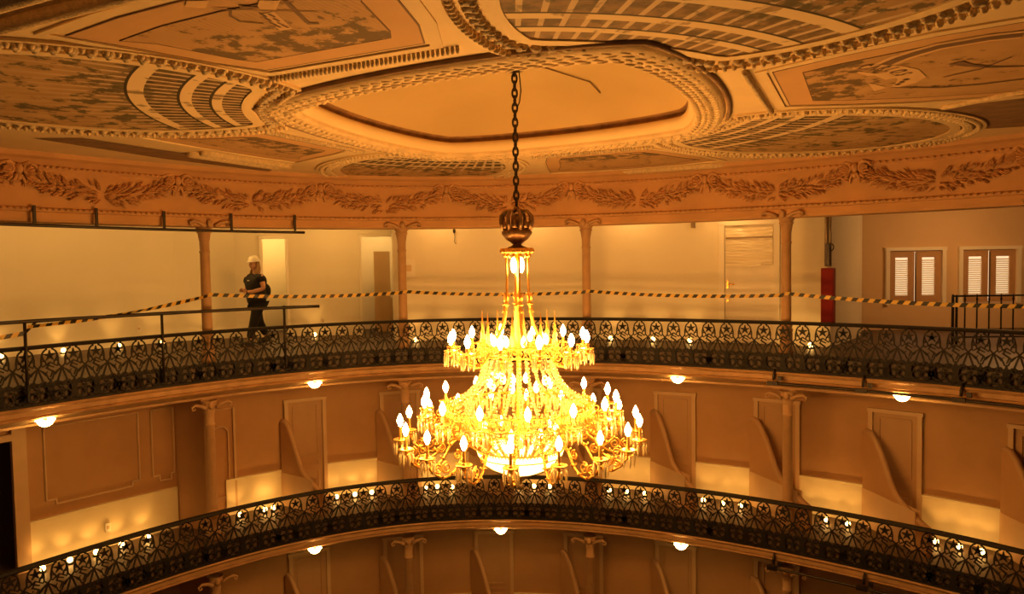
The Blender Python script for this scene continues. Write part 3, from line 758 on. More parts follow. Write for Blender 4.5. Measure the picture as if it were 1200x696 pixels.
# ------------------------------------------------------------------ columns
def column(zf,h,deg,label,off=.22,parts=True):
    fy,fz=(-.27,.035) if zf==0 else (-.10,-.09)
    g=empty('cast_iron_column',W(deg,off,zf),face_rz(deg),label=label,cat='column',group='gallery columns')
    m=MB(); m.lathe([(0,0),(.115,0),(.115,.10),(.095,.13),(.10,.30),(.10,.32),(.088,.34),(.105,.36),(.105,.39),(.085,.41),(.098,.44),(.098,.46),(.08,.50)],16); m.build('base',M['column'],g)
    m=MB(); m.lathe([(.08,.50),(.074,h-.42),(.085,h-.41),(.085,h-.39),(.075,h-.38),(.078,h-.22)],16); m.build('shaft',M['column'],g)
    m=MB(); m.lathe([(.078,h-.22),(.085,h-.215),(.085,h-.20),(.10,h-.10),(.115,h-.09),(.115,h-.07),(.10,h-.06),(.13,h-.01),(.13,h)],16)
    for sg in (-1,1):
        for a0 in (0,):
            pts=[(sg*.08,0,h-.03),(sg*.16,0,h+.02),(sg*.26,-.02,h+.05),(sg*.32,-.03,h+.02),(sg*.31,-.03,h-.03),(sg*.27,-.03,h-.02),(sg*.27,-.03,h+.01)]
            m.tube([(x,y+fy,z+fz) for x,y,z in pts],[.035,.03,.025,.02,.016,.013,.01],6)
    m.sphere((0,fy,h+.015+fz),(.05,.04,.07),8,6)
    m.build('capital',M['column'],g); return g
CD=[-29.4,-4.9,19.3,43.9]
UL=['leftmost slender upper column, left of the person in the helmet','slender upper column beside the bright open doorway','slender upper column just right of the chandelier chain','rightmost slender upper column, beside the door with plastic sheet']
ML=['middle gallery column at the left, beside the narrow arched panel','middle gallery column hidden behind the left arms of the chandelier','middle gallery column behind the right arms of the chandelier','middle gallery column at the right, between two curved partitions']
LL=['lowest gallery column at the bottom left edge of the photo','lowest gallery column below the left side of the chandelier','lowest gallery column below the right side of the chandelier','lowest gallery column at the lower right behind the pipes']
for d_,l in zip(CD,UL): column(0,2.20,d_,l)
for d_,l in zip(CD,ML): column(ZF2,2.315,d_,l,off=.30)
for d_,l in zip(CD,LL): column(ZF3,2.315,d_,l,off=.30)
column(0,2.20,68.1,'upper column just beyond the right edge of the frame'); 

# ------------------------------------------------------------------ floor uplights and soffit lamps
def uplight_proto(name='floor_uplight'):
    g=empty(name); m=MB(); m.lathe([(0,0),(.05,0),(.055,.02),(.03,.025),(0,.03)],12); m.build('lamp_holder',M['black'],g)
    m=MB(); m.sphere((0,0,.062),.042,10,6); m.build('lamp_globe',M['uplight'],g)
    l=bpy.data.lights.new('uplight_beam','SPOT'); l.energy=4.2; l.color=(1,.50,.11); l.spot_size=R(66); l.spot_blend=.9; l.shadow_soft_size=.03
    lo=bpy.data.objects.new('uplight_beam',l); COL.objects.link(lo); lo.parent=g; lo.location=(0,0,.12); lo.rotation_euler=(R(180-40),0,0)
    return g
up0=uplight_proto(); first=[True]
def place_up(deg,off,z,label,group):
    o=up0 if first[0] else copy_tree(up0); first[0]=False
    o.location=W(deg,off,z); o.rotation_euler=(0,0,face_rz(deg,off)); tag(o,label,'lamp',group); return o
bays=[(-22.7,'dado bay beside the left lower column',(-25.2,-22.3,-21.3)),(-11,'dado bay just left of the chandelier',(-13.6,-11.3,-9.2)),(0,'dado bay left behind the bowl',(-2.2,-.9,1.0)),
 (11.5,'dado bay right behind the bowl',(9.8,11.6,13.6)),(23,'dado bay right of the chandelier',(21.3,23.5,25.8)),(35,'dado bay just left of the right column',(33.0,35.4,37.4)),(46,'dado bay just right of the right column',(44.8,46.8,49.0)),(58,'dado bay at the right photo edge',(57.2,59.2,61.0))]
for _,desc,angs in bays:
    for a,w in zip(angs,('left','middle','right')):
        place_up(a,(.98 if a<0 else .90),ZF2,'%s of three small floor lamps in the %s'%(w,desc),'floor lamps of the middle gallery')
for i,(a,w) in enumerate(zip((-46.2,-43.6,-41,-38.4,-35.6),('leftmost','second from left','central','second from right','rightmost'))):
    place_up(a,1.0,ZF2,'%s small glowing lamp below the long moulded wall at far left'%w,'floor lamps of the middle gallery')
for a,l in ((8.0,'small glowing floor lamp on the upper gallery left of the third column'),(14.5,'small glowing floor lamp on the upper gallery behind the chandelier tip'),(21.6,'small glowing floor lamp on the upper gallery just right of the third column'),(26.9,'small glowing floor lamp on the upper gallery between third column and closed door'),(31.4,'small glowing floor lamp on the upper gallery left of the closed door'),(42.5,'small glowing floor lamp on the upper gallery by the rightmost column'),(45.0,'small glowing floor lamp on the upper gallery at the foot of the red cabinet'),(1.5,'small glowing floor lamp on the upper gallery under the dangling wire'),(-3.2,'small glowing floor lamp on the upper gallery right of the second column')):
    place_up(a,.95,0,l,'floor lamps of the upper gallery')
for a,l in ((-44.0,'small glowing floor lamp at the extreme left of the upper gallery'),(-38.9,'small glowing floor lamp on the upper gallery near the first handrail post'),(-34.0,'small glowing floor lamp on the upper gallery before the second handrail post'),(-29.9,'small glowing floor lamp on the upper gallery beside the leftmost column'),(-25.5,'small glowing floor lamp on the upper gallery left of the person'),(-14.5,'small glowing floor lamp on the upper gallery right of the person')):
    place_up(a,3.72 if a<-20 else 3.1,0,l,'floor lamps of the upper gallery')
def soffit_proto():
    g=empty('soffit_lamp'); m=MB()
    m.lathe([(.0,-.085),(.05,-.08),(.09,-.055),(.12,-.01),(.13,.02),(.12,.022)],16)
    for k in range(10):
        a=2*PI*k/10; m.sphere((.125*cos(a),.125*sin(a),.02),(.022,.022,.016),6,4)
    m.build('glass_shade',M['shade'],g)
    m=MB(); m.lathe([(0,.06),(.03,.055),(.03,.0),(0,-.01)],10); m.sphere((0,0,-.09),.015,8,5); m.build('fitting',M['gilt'],g); return g
s0=soffit_proto(); ff=True
for a,z,l in ((-47.7,0,'round glass lamp under the upper balcony edge at far left'),(-16.6,0,'round glass lamp under the upper balcony edge left of the chandelier'),(7.4,0,'round glass lamp under the upper balcony edge hidden behind the chandelier'),(31.2,0,'round glass lamp under the upper balcony edge right of the chandelier'),(56.1,0,'round glass lamp under the upper balcony edge at the right, above the black pipe'),
  (-17.2,ZF2,'round glass lamp under the middle balcony edge left of centre'),(7.5,ZF2,'round glass lamp under the middle balcony edge directly below the chandelier'),(31.5,ZF2,'round glass lamp under the middle balcony edge right of centre')):
    o=s0 if ff else copy_tree(s0); ff=False; o.location=W(a,.08,z-.53); o.scale=(.86,.86,.86); tag(o,l,'lamp','lamps under the balcony edges')

# ------------------------------------------------------------------ modern handrail, hanging bars and pipes
g=empty('safety_handrail',(0,0,0),label='plain dark steel safety handrail on posts above the iron railing at left',cat='handrail')
pts=[W(-66+k*(-15.9+66)/40,-.10,.885-.001*k) for k in range(41)]
m=MB(); m.tube(pts,.026,8); m.build('top_bar',M['steel'],g)
for a in (-62.0,-49.8,-35.3,-20.4):
    v=W(a,-.10,0); m=MB(); m.tube([v+Vector((0,0,-.20)),v+Vector((0,0,.88))],.021,8); m.build('post',M['steel'],g)
m=MB(); m.tube([W(-49.8,-.10,-.18),W(-49.8,-.1,-.1),W(-51.5,.25,-.35+.1)],.018,6); m.tube([W(-49.8,-.1,.72),W(-48.7,-.1,.86)],.018,6); m.build('brace',M['steel'],g)
g=empty('hanging_light_bar',(0,0,0),label='long black pipe hung on short brackets below the frieze at upper left',cat='pipe')
m=MB(); m.tube([W(-66+k*(-17.5+66)/30,-.10,2.165-.0015*k) for k in range(31)],.022,8); m.build('pipe',M['steel'],g)
for a in (-56,-48.4,-42.1,-34.6,-26.6,-18.7):
    v=W(a,-.10,0); m=MB(); m.box((v.x,v.y,2.28),(.035,.03,.27),face_rz(a)); m.build('hanger',M['steel'],g)
def pipe_run(z,label,a0,a1,br):
    g=empty('lighting_pipe',(0,0,0),label=label,cat='pipe',group='black pipes clamped to the balcony fascias')
    m=MB(); m.tube([W(a0+k*(a1-a0)/24,-.15,z-.46) for k in range(25)],.022,8); m.build('pipe',M['steel'],g)
    for a in br:
        m=MB(); v=W(a,-.15,z-.46); rz=face_rz(a); m.box(v,(.16,.07,.06),rz); m.tube([W(a,-.10,z-.42),W(a,-.08,z-.33),W(a,-.06,z-.24)],[.02,.028,.012],6); m.box(W(a+.8,-.13,z-.38),(.06,.06,.07),rz); m.build('clamp',M['steel'],g)
pipe_run(0,'black pipe clamped along the upper balcony fascia at right',42.6,82,(43.2,52.8,61.8,72))
pipe_run(ZF2-.08,'black pipe clamped along the middle balcony fascia at bottom right',42.6,82,(43.2,53.0,62))

# ------------------------------------------------------------------ hazard tape
def tape():
    m=MB(); H=.058
    def P(a,off,z): return W(a,off,z)
    spans=[((-66,-.12,.66),(-49.9,-.13,.72)),((-49.7,-.13,.80),(-29.4,.12,1.09)),((-29.4,.12,1.11),(-4.9,.12,1.03)),((-4.9,.12,1.05),(19.3,.12,.99)),((19.3,.12,1.01),(43.9,.12,.95)),((43.9,.12,.98),(68.1,.12,.86))]
    for si,(p0,p1) in enumerate(spans):
        A=P(*p0);B=P(*p1); L=(B-A).length; per=.155; n=int(L/per); d=(B-A)/L
        tw=.9 if si==1 else .12
        for k in range(n):
            for c in (0,1):
                t0=(k+c*.5)*L/n; t1=(k+c*.5+.5)*L/n
                q=[]
                for t,v,sh in ((t0,-1,-1),(t1,-1,-1),(t1,1,1),(t0,1,1)):
                    s=t+sh*.020; f=max(0,min(1,s/L)); ang=tw*sin(f*7+si)
                    up=Vector((0,0,cos(ang)))+Vector((-d.y,d.x,0))*sin(ang)
                    q.append(A+d*(f*L)+up*v*H/2*(1-.0)+Vector((0,0,-.05*4*f*(1-f))))
                m.add(q+[x+Vector((d.y,-d.x,0))*.002 for x in q],[(0,1,2,3),(7,6,5,4)],c)
    return m.build('hazard_tape',[M['yellow'],M['black']])
tag(tape(),'long yellow and black striped barrier tape strung from column to column','tape')

# ------------------------------------------------------------------ chandelier
def chandelier():
    CH=empty('crystal_chandelier',(HX,HY,0),R(8),label='huge gilt crystal chandelier with candle bulbs hanging on a chain at the centre',cat='chandelier')
    # chain
    m=MB(); z=3.60; k=0
    while z>2.14:
        pts=[]
        for i in range(12):
            a=2*PI*i/12; u=.026*cos(a); w_=.052*sin(a)
            pts.append((u,0,z+w_) if k%2 else (0,u,z+w_))
        m.tube(pts,.0115,6,closed=True); z-=.078; k+=1
    m.tube([(.05,0,3.62),(.07,.0,3.4),(.055,.01,3.28),(.02,0,3.2)],.007,5)
    m.build('chain',M['chain'],CH)
    m=MB(); m.lathe([(0,3.66),(.12,3.64),(.11,3.61),(.03,3.585),(0,3.58)],16); m.build('ceiling_hook_plate',M['chain'],CH)
    # crown
    m=MB(); m.lathe([(.0,1.80),(.12,1.80),(.165,1.86),(.165,1.885),(.15,1.89),(.15,1.93),(.145,1.93)],20)
    for q in range(8):
        a=2*PI*q/8; prof=[(.15,1.90),(.175,1.98),(.172,2.05),(.13,2.10),(.06,2.11),(.02,2.10)]
        m.tube([(r*cos(a),r*sin(a),z_) for r,z_ in prof],[.02,.022,.02,.018,.014,.01],6)
        a2=a+PI/8; leafp=[(.15,1.92),(.16,1.97),(.168,2.0)]
        m.tube([(r*cos(a2),r*sin(a2),z_) for r,z_ in leafp],[.03,.022,.004],6)
    m.sphere((0,0,2.0),(.05,.05,.08),10,6); m.lathe([(0,2.10),(.03,2.11),(.03,2.15),(0,2.16)],10)
    m.build('crown',M['bronze'],CH)
    m=MB(); m.lathe([(.12,1.80),(.075,1.77),(.045,1.745),(.06,1.73),(.10,1.715),(.12,1.70)],20); m.build('crown_cup',M['bronze'],CH)
    m=MB(); m.lathe([(.0,1.705),(.15,1.705),(.165,1.69),(.165,1.66),(.14,1.645),(.0,1.645)],24)
    for q in range(12):
        a=2*PI*q/12; m.sphere((.165*cos(a),.165*sin(a),1.675),(.03,.03,.032),8,5)
        m.tube([(.13*cos(a),.13*sin(a),1.65),(.145*cos(a),.145*sin(a),1.62),(.11*cos(a),.11*sin(a),1.60)],[.018,.016,.006],6)
    m.build('collar',M['gilt'],CH)
    for q in range(4):
        a=2*PI*q/4+R(37); m=MB(); m.sphere((.058*cos(a),.058*sin(a),1.52),(.030,.030,.085),10,6); m.build('tube_lamp',M['tubelamp'],CH)
    for (N,r,z,nm) in ((10,.30,.70,'inner_ring_bulb'),(8,.34,.22,'inner_bulb'),(8,.40,-.27,'basket_bulb')):
        for q in range(N):
            a=2*PI*(q+.4)/N; m=MB(); m.lathe([(.0,z-.05),(.02,z-.04),(.034,z),(.026,z+.04),(.0,z+.08)],8,(r*cos(a),r*sin(a),0)); m.build(nm,M['innerlamp'],CH)
    # stem
    m=MB(); m.lathe([(0,1.65),(.022,1.65),(.022,1.1),(.045,1.09),(.045,1.07),(.03,1.05),(.035,.8),(.05,.7),(.03,.5),(.025,.0),(.05,-.1),(.02,-.3),(.02,-.5)],14); m.build('stem',M['gilt'],CH)
    # suspension tubes
    for q in range(4):
        a=2*PI*q/4-R(4); c_,s_=cos(a),sin(a)
        prof=[(.12,1.65),(.118,1.4),(.125,1.12),(.14,1.08),(.145,.98),(.17,.86),(.22,.75),(.30,.69),(.36,.69),(.42,.73)]
        m=MB(); m.tube([(r*c_,r*s_,z_) for r,z_ in prof],[.011,.012,.014,.022,.022,.021,.02,.018,.015,.01],8)
        m.lathe([(0,1.10),(.035,1.105),(.04,1.095),(.022,1.08),(.02,1.05)],10,(.135*c_,.135*s_,0))
        for k in range(5):
            b=2*PI*k/5; m.tube([(.128*c_+.015*cos(b),.128*s_+.015*sin(b),1.12),(.127*c_+.03*cos(b),.127*s_+.03*sin(b),1.19),(.126*c_+.036*cos(b),.126*s_+.036*sin(b),1.22)],[.009,.009,.002],5)
            m.tube([(.142*c_+.012*cos(b),.142*s_+.012*sin(b),1.05),(.145*c_+.03*cos(b),.145*s_+.03*sin(b),1.0)],[.009,.002],5)
        m.build('suspension_arm',M['gilt'],CH)
    # spikes on the upper ring
    for q in range(8):
        a=2*PI*q/8+R(22); c_,s_=.40*cos(a),.40*sin(a)
        m=MB(); m.lathe([(0,.60),(.03,.62),(.035,.68),(.02,.72),(.026,.76),(.016,.80),(.012,.88),(.002,1.02),(0,1.02)],10,(c_,s_,0)); m.build('spire',M['gilt'],CH)
    # rings
    def ring(r,z0,z1,name):
        m=MB(); m.lathe([(r-.01,z0),(r+.012,z0),(r+.018,z0+.012),(r+.0,z0+.02)],72); m.lathe([(r-.0,z1-.02),(r+.018,z1-.012),(r+.012,z1),(r-.01,z1)],72)
        n=int(2*PI*r/.075); h=(z1-z0)/2
        for k in range(n):
            a=2*PI*k/n; pts=[]
            for i in range(8):
                b=2*PI*i/8; aa=a+.030*cos(b)/r; pts.append(((r+.005)*cos(aa),(r+.005)*sin(aa),(z0+z1)/2+h*.8*sin(b)))
            m.tube(pts,.007,5,closed=True)
            m.sphere(((r+.008)*cos(a),(r+.008)*sin(a),(z0+z1)/2),.016,6,4)
            a+=PI/n; m.tube([((r+.004)*cos(a),(r+.004)*sin(a),z1),((r+.02)*cos(a),(r+.02)*sin(a),z1+.02),((r+.01)*cos(a),(r+.01)*sin(a),z1+.04)],[.010,.012,.003],5)
        m.build(name,M['gilt'],CH)
    ring(.43,.54,.66,'upper_ring'); ring(.80,-.15,.0,'lower_ring'); ring(.45,-.56,-.47,'bowl_ring')
    # strands of crystal beads
    def strand(prof,a,name,bead=.017,wide=.02):
        m=MB(); pts=[]
        for i in range(len(prof)-1):
            (r0,z0),(r1,z1)=prof[i],prof[i+1]; L=hypot(r1-r0,z1-z0); n=max(1,int(L/.034))
            for k in range(n): t=k/n; pts.append((r0+(r1-r0)*t,z0+(z1-z0)*t))
        for r,z in pts: m.sphere((r*cos(a),r*sin(a),z),(bead,bead,.0185),5,3)
        m.build(name,M['crystal'],CH)
    for q in range(28):
        strand([(.37,.54),(.385,.44),(.42,.33),(.48,.22),(.57,.13),(.67,.06),(.76,.01)],2*PI*q/28,'crystal_strand',.022)
    for q in range(44):
        strand([(.76,-.14),(.73,-.22),(.67,-.30),(.60,-.37),(.52,-.43),(.46,-.48)],2*PI*q/44,'basket_strand',.023)
    m=MB(); 
    for rr,zz,n in ((.55,-.02,60),(.60,.0,66)):
        for k in range(n): a=2*PI*k/n; m.tube([(rr*cos(a),rr*sin(a),zz),(rr*cos(a),rr*sin(a),zz-.14)],[.010,.004],4)
    m.build('inner_prism_fringe',M['crystal'],CH)
    m=MB(); m.lathe([(.48,-.50),(.46,-.56),(.41,-.63),(.32,-.69),(.20,-.745),(.12,-.765)],36); m.build('glass_bowl',M['bowl'],CH)
    for q in range(6):
        a=2*PI*q/6+R(12); m=MB(); m.tube([(r*cos(a),r*sin(a),z) for r,z in [(.47,-.56),(.43,-.625),(.34,-.69),(.21,-.75),(.13,-.77)]],.010,6); m.build('bowl_strap',M['bronze'],CH)
    m=MB(); m.lathe([(.16,-.75),(.14,-.785),(.09,-.81),(.05,-.82),(.02,-.83),(.015,-.88),(.0,-.88)],24); m.build('finial_cup',M['gilt'],CH)
    m=MB(); m.sphere((0,0,-.92),(.035,.035,.042),12,8); m.build('finial_ball',M['bronze'],CH)
    # candle arms
    def arm_proto(prof,pan,bz,scroll):
        m=MB(); m.tube([(x,0,z) for x,z in prof],[.017-.005*k/(len(prof)-1) for k in range(len(prof))],7)
        for cx,cz,r,dr in scroll:
            pts=[];rs=[]
            for k in range(22):
                t=k/21; an=t*3.3*PI*dr+PI/2; rr=r*(1-.82*t); pts.append((cx+rr*cos(an),0,cz+rr*sin(an))); rs.append(.011*(1-.4*t))
            m.tube(pts,rs,6)
        for (x,z) in prof[1:-1]:
            m.tube([(x,0,z),(x+.01,.03,z+.03),(x,.045,z+.02)],[.012,.010,.003],5); m.tube([(x,0,z),(x+.01,-.03,z+.03),(x,-.045,z+.02)],[.012,.010,.003],5)
        px,pz=pan
        m.lathe([(.012,pz-.04),(.03,pz-.015),(.02,pz),(.024,pz+.03),(.014,pz+.04)],8,(px,0,0))
        arm=m.build('candle_arm',M['gilt'])
        m=MB(); m.lathe([(.015,pz+.005),(.075,pz+.012),(.08,pz+.022),(.078,pz+.024),(.02,pz+.018)],14,(px,0,0)); m.build('drip_pan',M['gilt'],arm)
        m=MB()
        for k in range(7):
            a=2*PI*k/7; x,y=px+.07*cos(a),.07*sin(a)
            m.sphere((x,y,pz-.005),.009,5,3); m.tube([(x,y,pz-.015),(x,y,pz-.05),(x,y,pz-.12),(x,y,pz-.155)],[.004,.013,.010,.001],5)
        m.build('prism_pendants',M['crystal'],arm)
        m=MB(); m.lathe([(.014,pz+.02),(.016,pz+.06),(.014,bz-.045)],8,(px,0,0)); m.build('candle_tube',M['gilt'],arm)
        m=MB(); m.lathe([(.011,bz-.05),(.019,bz-.03),(.032,bz+.0),(.033,bz+.02),(.024,bz+.05),(.010,bz+.078),(.001,bz+.092)],10,(px,0,0)); m.build('candle_bulb',M['bulb'],arm)
        return arm
    def around(proto,N,ph):
        for k in range(N):
            o=proto if k==0 else copy_tree(proto); o.parent=CH; o.rotation_euler=(0,0,2*PI*k/N+ph)
    around(arm_proto([(.44,.60),(.50,.52),(.58,.47),(.67,.47),(.73,.52),(.75,.585)],(.75,.60),.73,[(.57,.56,.05,1),(.655,.53,.035,-1)]),12,R(2))
    around(arm_proto([(.81,-.08),(.85,-.17),(.90,-.22),(.97,-.23),(1.03,-.18),(1.05,-.10)],(1.05,-.08),.08,[(.90,-.11,.055,1),(.975,-.15,.04,-1)]),14,R(3))
    around(arm_proto([(.52,-.44),(.62,-.38),(.74,-.30),(.82,-.36),(.90,-.50),(1.0,-.57),(1.12,-.58),(1.24,-.50),(1.30,-.39)],(1.30,-.36),-.155,[(.80,-.24,.07,1),(1.06,-.48,.065,-1),(1.17,-.48,.05,1),(.92,-.38,.05,1)]),18,R(2+90))
    return CH
chandelier()

# ------------------------------------------------------------------ the person on the upper gallery
def skinned(name,joints,edges,mt,parent,sub=2):
    me=bpy.data.meshes.new(name); me.from_pydata([j[0] for j in joints],edges,[]); o=bpy.data.objects.new(name,me); COL.objects.link(o)
    me.materials.append(mt)
    md=o.modifiers.new('skin','SKIN'); 
    if not me.skin_vertices: 
        bm=bmesh.new(); bm.from_mesh(me); bm.verts.layers.skin.verify(); bm.to_mesh(me); bm.free()
    for i,j in enumerate(joints):
        r=j[1]; me.skin_vertices[0].data[i].radius=(r if isinstance(r,tuple) else (r,r)); me.skin_vertices[0].data[i].use_root=(i==0)
    md.use_smooth_shade=True
    s=o.modifiers.new('sub','SUBSURF'); s.levels=sub; s.render_levels=sub
    o.parent=parent; return o
def person():
    # local frame: +x = the way she walks (left in the photo, towards the viewer a little)
    g=empty('person',(-3.60,9.22,0),R(222),label='woman in black clothes and white safety helmet walking along the upper gallery',cat='person')
    J=[((0,0,.86),(.12,.13)),((0,0,1.00),(.12,.13)),((.01,0,1.18),(.12,.13)),((.01,0,1.34),(.12,.16)),((.0,0,1.42),(.055,.06)),((.02,0,1.49),(.05,.05)),((.03,0,1.56),(.075,.07)),((.03,0,1.64),(.07,.065)),
       # left leg (forward)
       ((.03,.10,.78),.105),((.14,.11,.44),.072),((.24,.11,.10),.048),((.27,.11,.05),.045),((.40,.12,.035),.038),
       # right leg (back)
       ((-.03,-.10,.78),.105),((-.10,-.11,.44),.072),((-.26,-.11,.14),.048),((-.27,-.11,.08),.045),((-.15,-.12,.035),.036),
       # arms: shoulders, elbows, wrists (forearms folded in front)
       ((.0,.19,1.35),.062),((-.02,.25,1.12),.048),((.18,.16,1.06),.036),((.25,.10,1.07),.030),
       ((.0,-.19,1.35),.062),((.02,-.26,1.13),.048),((.22,-.14,1.08),.036),((.28,-.06,1.09),.030)]
    E_=[(0,1),(1,2),(2,3),(3,4),(4,5),(5,6),(6,7),(0,8),(8,9),(9,10),(10,11),(11,12),(0,13),(13,14),(14,15),(15,16),(16,17),(3,18),(18,19),(19,20),(20,21),(3,22),(22,23),(23,24),(24,25)]
    b=skinned('body',J,E_,M['skin'],g)
    # fingers
    for (bx,by,bz,sg) in ((.25,.10,1.07,-1),(.28,-.06,1.09,1)):
        m=MB()
        for k in range(4):
            l=(.055,.065,.060,.045)[k]; oy=by+sg*(0)+0; zz=bz+.022-.015*k
            m.tube([(bx+.015,oy,zz),(bx+.015+l*.5,oy+sg*.02,zz+.004),(bx+.01+l*.8,oy+sg*.045,zz-.006)],[.010,.009,.006],6)
        m.tube([(bx,by,bz+.02),(bx+.01,by+sg*.03,bz+.045),(bx+.03,by+sg*.05,bz+.05)],[.011,.010,.007],6)
        m.build('fingers',M['skin'],g)
    # clothes
    TJ=[((0,0,.74),(.19,.21)),((0,0,.98),(.205,.225)),((.02,0,1.18),(.20,.215)),((.01,0,1.33),(.155,.19)),((0,0,1.40),(.085,.10)),((0,.20,1.345),.082),((-.015,.235,1.22),.074),((0,-.20,1.345),.082),((.01,-.24,1.22),.074)]
    skinned('black_shirt',TJ,[(0,1),(1,2),(2,3),(3,4),(3,5),(5,6),(3,7),(7,8)],M['blackcloth'],g)
    PJ=[((0,0,.96),(.19,.20)),((.03,.10,.76),.125),((.14,.11,.44),.092),((.235,.11,.13),.075),((-.03,-.10,.76),.125),((-.10,-.11,.44),.092),((-.25,-.11,.17),.075)]
    skinned('black_trousers',PJ,[(0,1),(1,2),(2,3),(0,4),(4,5),(5,6)],M['blackcloth'],g)
    for (x,y,rz,zz,ti) in ((.28,.11,0,0,0),(-.24,-.11,0,.0,.35)):
        m=MB(); m.sphere((0,0,.055),(.15,.055,.055),12,8); m.sphere((-.07,0,.09),(.06,.055,.08),10,6); m.box((0,0,.012),(.26,.09,.02)); o=m.build('shoe',M['black'],g); o.location=(x,y,zz)
        o.rotation_euler=(0,ti*.6,0); 
        if ti: o.location=(x+.03,y,.03)
    # face, hair, helmet
    m=MB(); m.sphere((.035,0,1.585),(.085,.072,.105),16,12); m.sphere((.125,0,1.575),(.018,.014,.022),8,5)
    for sg in (-1,1): m.sphere((.03,sg*.075,1.58),(.018,.010,.028),8,5)
    hd=m.build('face',M['skin'],g)
    m=MB(); 
    for sg in (-1,1): m.sphere((.108,sg*.028,1.598),(.010,.013,.007),8,5)
    m.sphere((.112,0,1.538),(.010,.024,.006),8,5); m.build('eyes_and_mouth',M['darkline'],hd)
    m=MB()
    rnd=random.Random(3)
    for k in range(44):
        a=R(112+136*k/43); x,y=.03+.085*cos(a),.080*sin(a); l=rnd.uniform(.34,.46)
        m.tube([(x,y,1.66),(x*1.1,y*1.12,1.58),(x*1.15-.01,y*1.2+rnd.uniform(-.01,.01),1.50-.0*l),(x*1.1+.03*(y>0)-.02,y*1.1+rnd.uniform(-.02,.02),1.66-l)],[.018,.022,.022,.006],6)
    for sg in (-1,1):
        for q in range(4): m.tube([(-.03+.014*q,sg*.084,1.64),(-.03+.016*q,sg*.094,1.55),(-.0+.02*q,sg*.100,1.44),(.03+.02*q,sg*.10,1.31)],[.012,.016,.018,.004],6)
    m.build('hair',M['hair'],g)
    m=MB(); m.lathe([(.0,.115),(.05,.108),(.085,.08),(.105,.04),(.11,.0),(.118,-.006),(.112,-.01),(.10,-.005)],24)
    m.sphere((.10,0,-.004),(.07,.08,.010),12,6); m.box((0,0,.105),(.16,.022,.02))
    h=m.build('safety_helmet',M['helmet'],g); h.location=(.035,0,1.655); h.rotation_euler=(0,R(6),0)
    m=MB(); m.tube([(.09,.12,1.30),(.12,.10,1.15),(.13,.08,1.05)],.004,5); m.box((.175,.02,1.28),(.01,.07,.02)); m.build('lanyard',M['helmet'],g)
    # shoulder bag behind the back: hangs on her, held thing
    bag=empty('shoulder_bag',(-3.60,9.22,0),R(222),label='dark bag carried at the back of the woman in the helmet',cat='bag')
    m=MB(); m.sphere((-.235,-.06,1.06),(.09,.13,.15),14,10); m.build('bag_body',M['blackcloth'],bag)
    m=MB(); m.tube([(-.24,-.10,1.18),(-.15,-.14,1.38),(-.02,-.13,1.47),(.12,-.10,1.36),(.16,-.06,1.2)],.014,6); m.build('strap',M['blackcloth'],bag)
person()

# ------------------------------------------------------------------ painted ornaments on ceiling quarter panels
rT=7*PI/4
m=MB()
band(m,[(3.43,0.20),(3.55,0.12),(3.75,0.17),(3.96,0.29),(4.15,0.49),(4.21,0.67),(4.21,0.86)],[.05,.11,.16,.20,.22,.18,.06],rT,-.014)
band(m,[(3.98,0.52),(3.78,0.36),(3.71,0.39),(3.54,0.31)],[.10,.12,.08,.03],rT,-.013); flat(m,[(3.86,0.68),(4.12,1.00),(4.14,0.83)],rT,-.013)
band(m,[(4.16,-0.74),(3.97,-0.65),(3.74,-0.43),(3.68,-0.28),(3.64,-0.13),(3.63,0.07)],.20,rT,-.013)
cpart(m,'painted_ribbon',mat('ribbon_paint',(.78,.52,.26),.8),rT)
m=MB()
band(m,[(4.16,-0.74),(3.97,-0.65),(3.74,-0.43),(3.68,-0.28),(3.64,-0.13),(3.63,0.07)],.10,rT,-.016); band(m,[(4.17,0.83),(4.64,0.82),(4.95,0.68),(5.20,0.48)],.035,rT,-.016); band(m,[(4.18,-0.01),(4.35,0.06),(4.61,0.11),(4.85,0.07)],[.12,.07,.05,.03],rT,-.016); band(m,[(4.41,0.45),(4.54,0.16),(4.52,-0.19)],.025,rT,-.016)
LP_=[(3.50,0.15),(3.59,0.15),(3.68,0.17),(3.77,0.20),(3.87,0.27),(3.97,0.35)]
for k,(x,y) in enumerate([(4.12,0.52),(4.14,0.61),(4.16,0.70)]):
    b=.7+.25*k; band(m,[(x-.035*cos(b),y-.035*sin(b)),(x+.035*cos(b),y+.035*sin(b))],.035,rT,-.018); band(m,[(x-.03*sin(b),y+.03*cos(b)),(x+.01,y)],.02,rT,-.018)
for k,ch in enumerate('CARLOS'):
    cu=bpy.data.curves.new('letter','FONT'); cu.body=ch; cu.size=.15; cu.extrude=0; cu.resolution_u=3; cu.align_x='CENTER'; cu.align_y='CENTER'; cu.offset=.004
    to=bpy.data.objects.new('letter',cu); COL.objects.link(to); bpy.context.view_layer.update()
    me=to.to_mesh(); a=LP_[max(0,k-1)]; b=LP_[min(5,k+1)]; dx,dy=b[0]-a[0],b[1]-a[1]; l=hypot(dx,dy); dx/=l; dy/=l; ux,uy=dy,-dx
    vs=[]
    for v in me.vertices:
        wx=LP_[k][0]+dx*v.co.x*.8+ux*v.co.y*1.25; wy=LP_[k][1]+dy*v.co.x*.8+uy*v.co.y*1.25; q=world_to_panel(wx,wy,rT); vs.append((q[0],q[1],-.018))
    m.add(vs,[tuple(p.vertices) for p in me.polygons]); to.to_mesh_clear(); bpy.data.objects.remove(to)
cpart(m,'ribbon_stripes_and_script',M['darkline'],rT)  # dark stripes and lettering of the painted ribbon
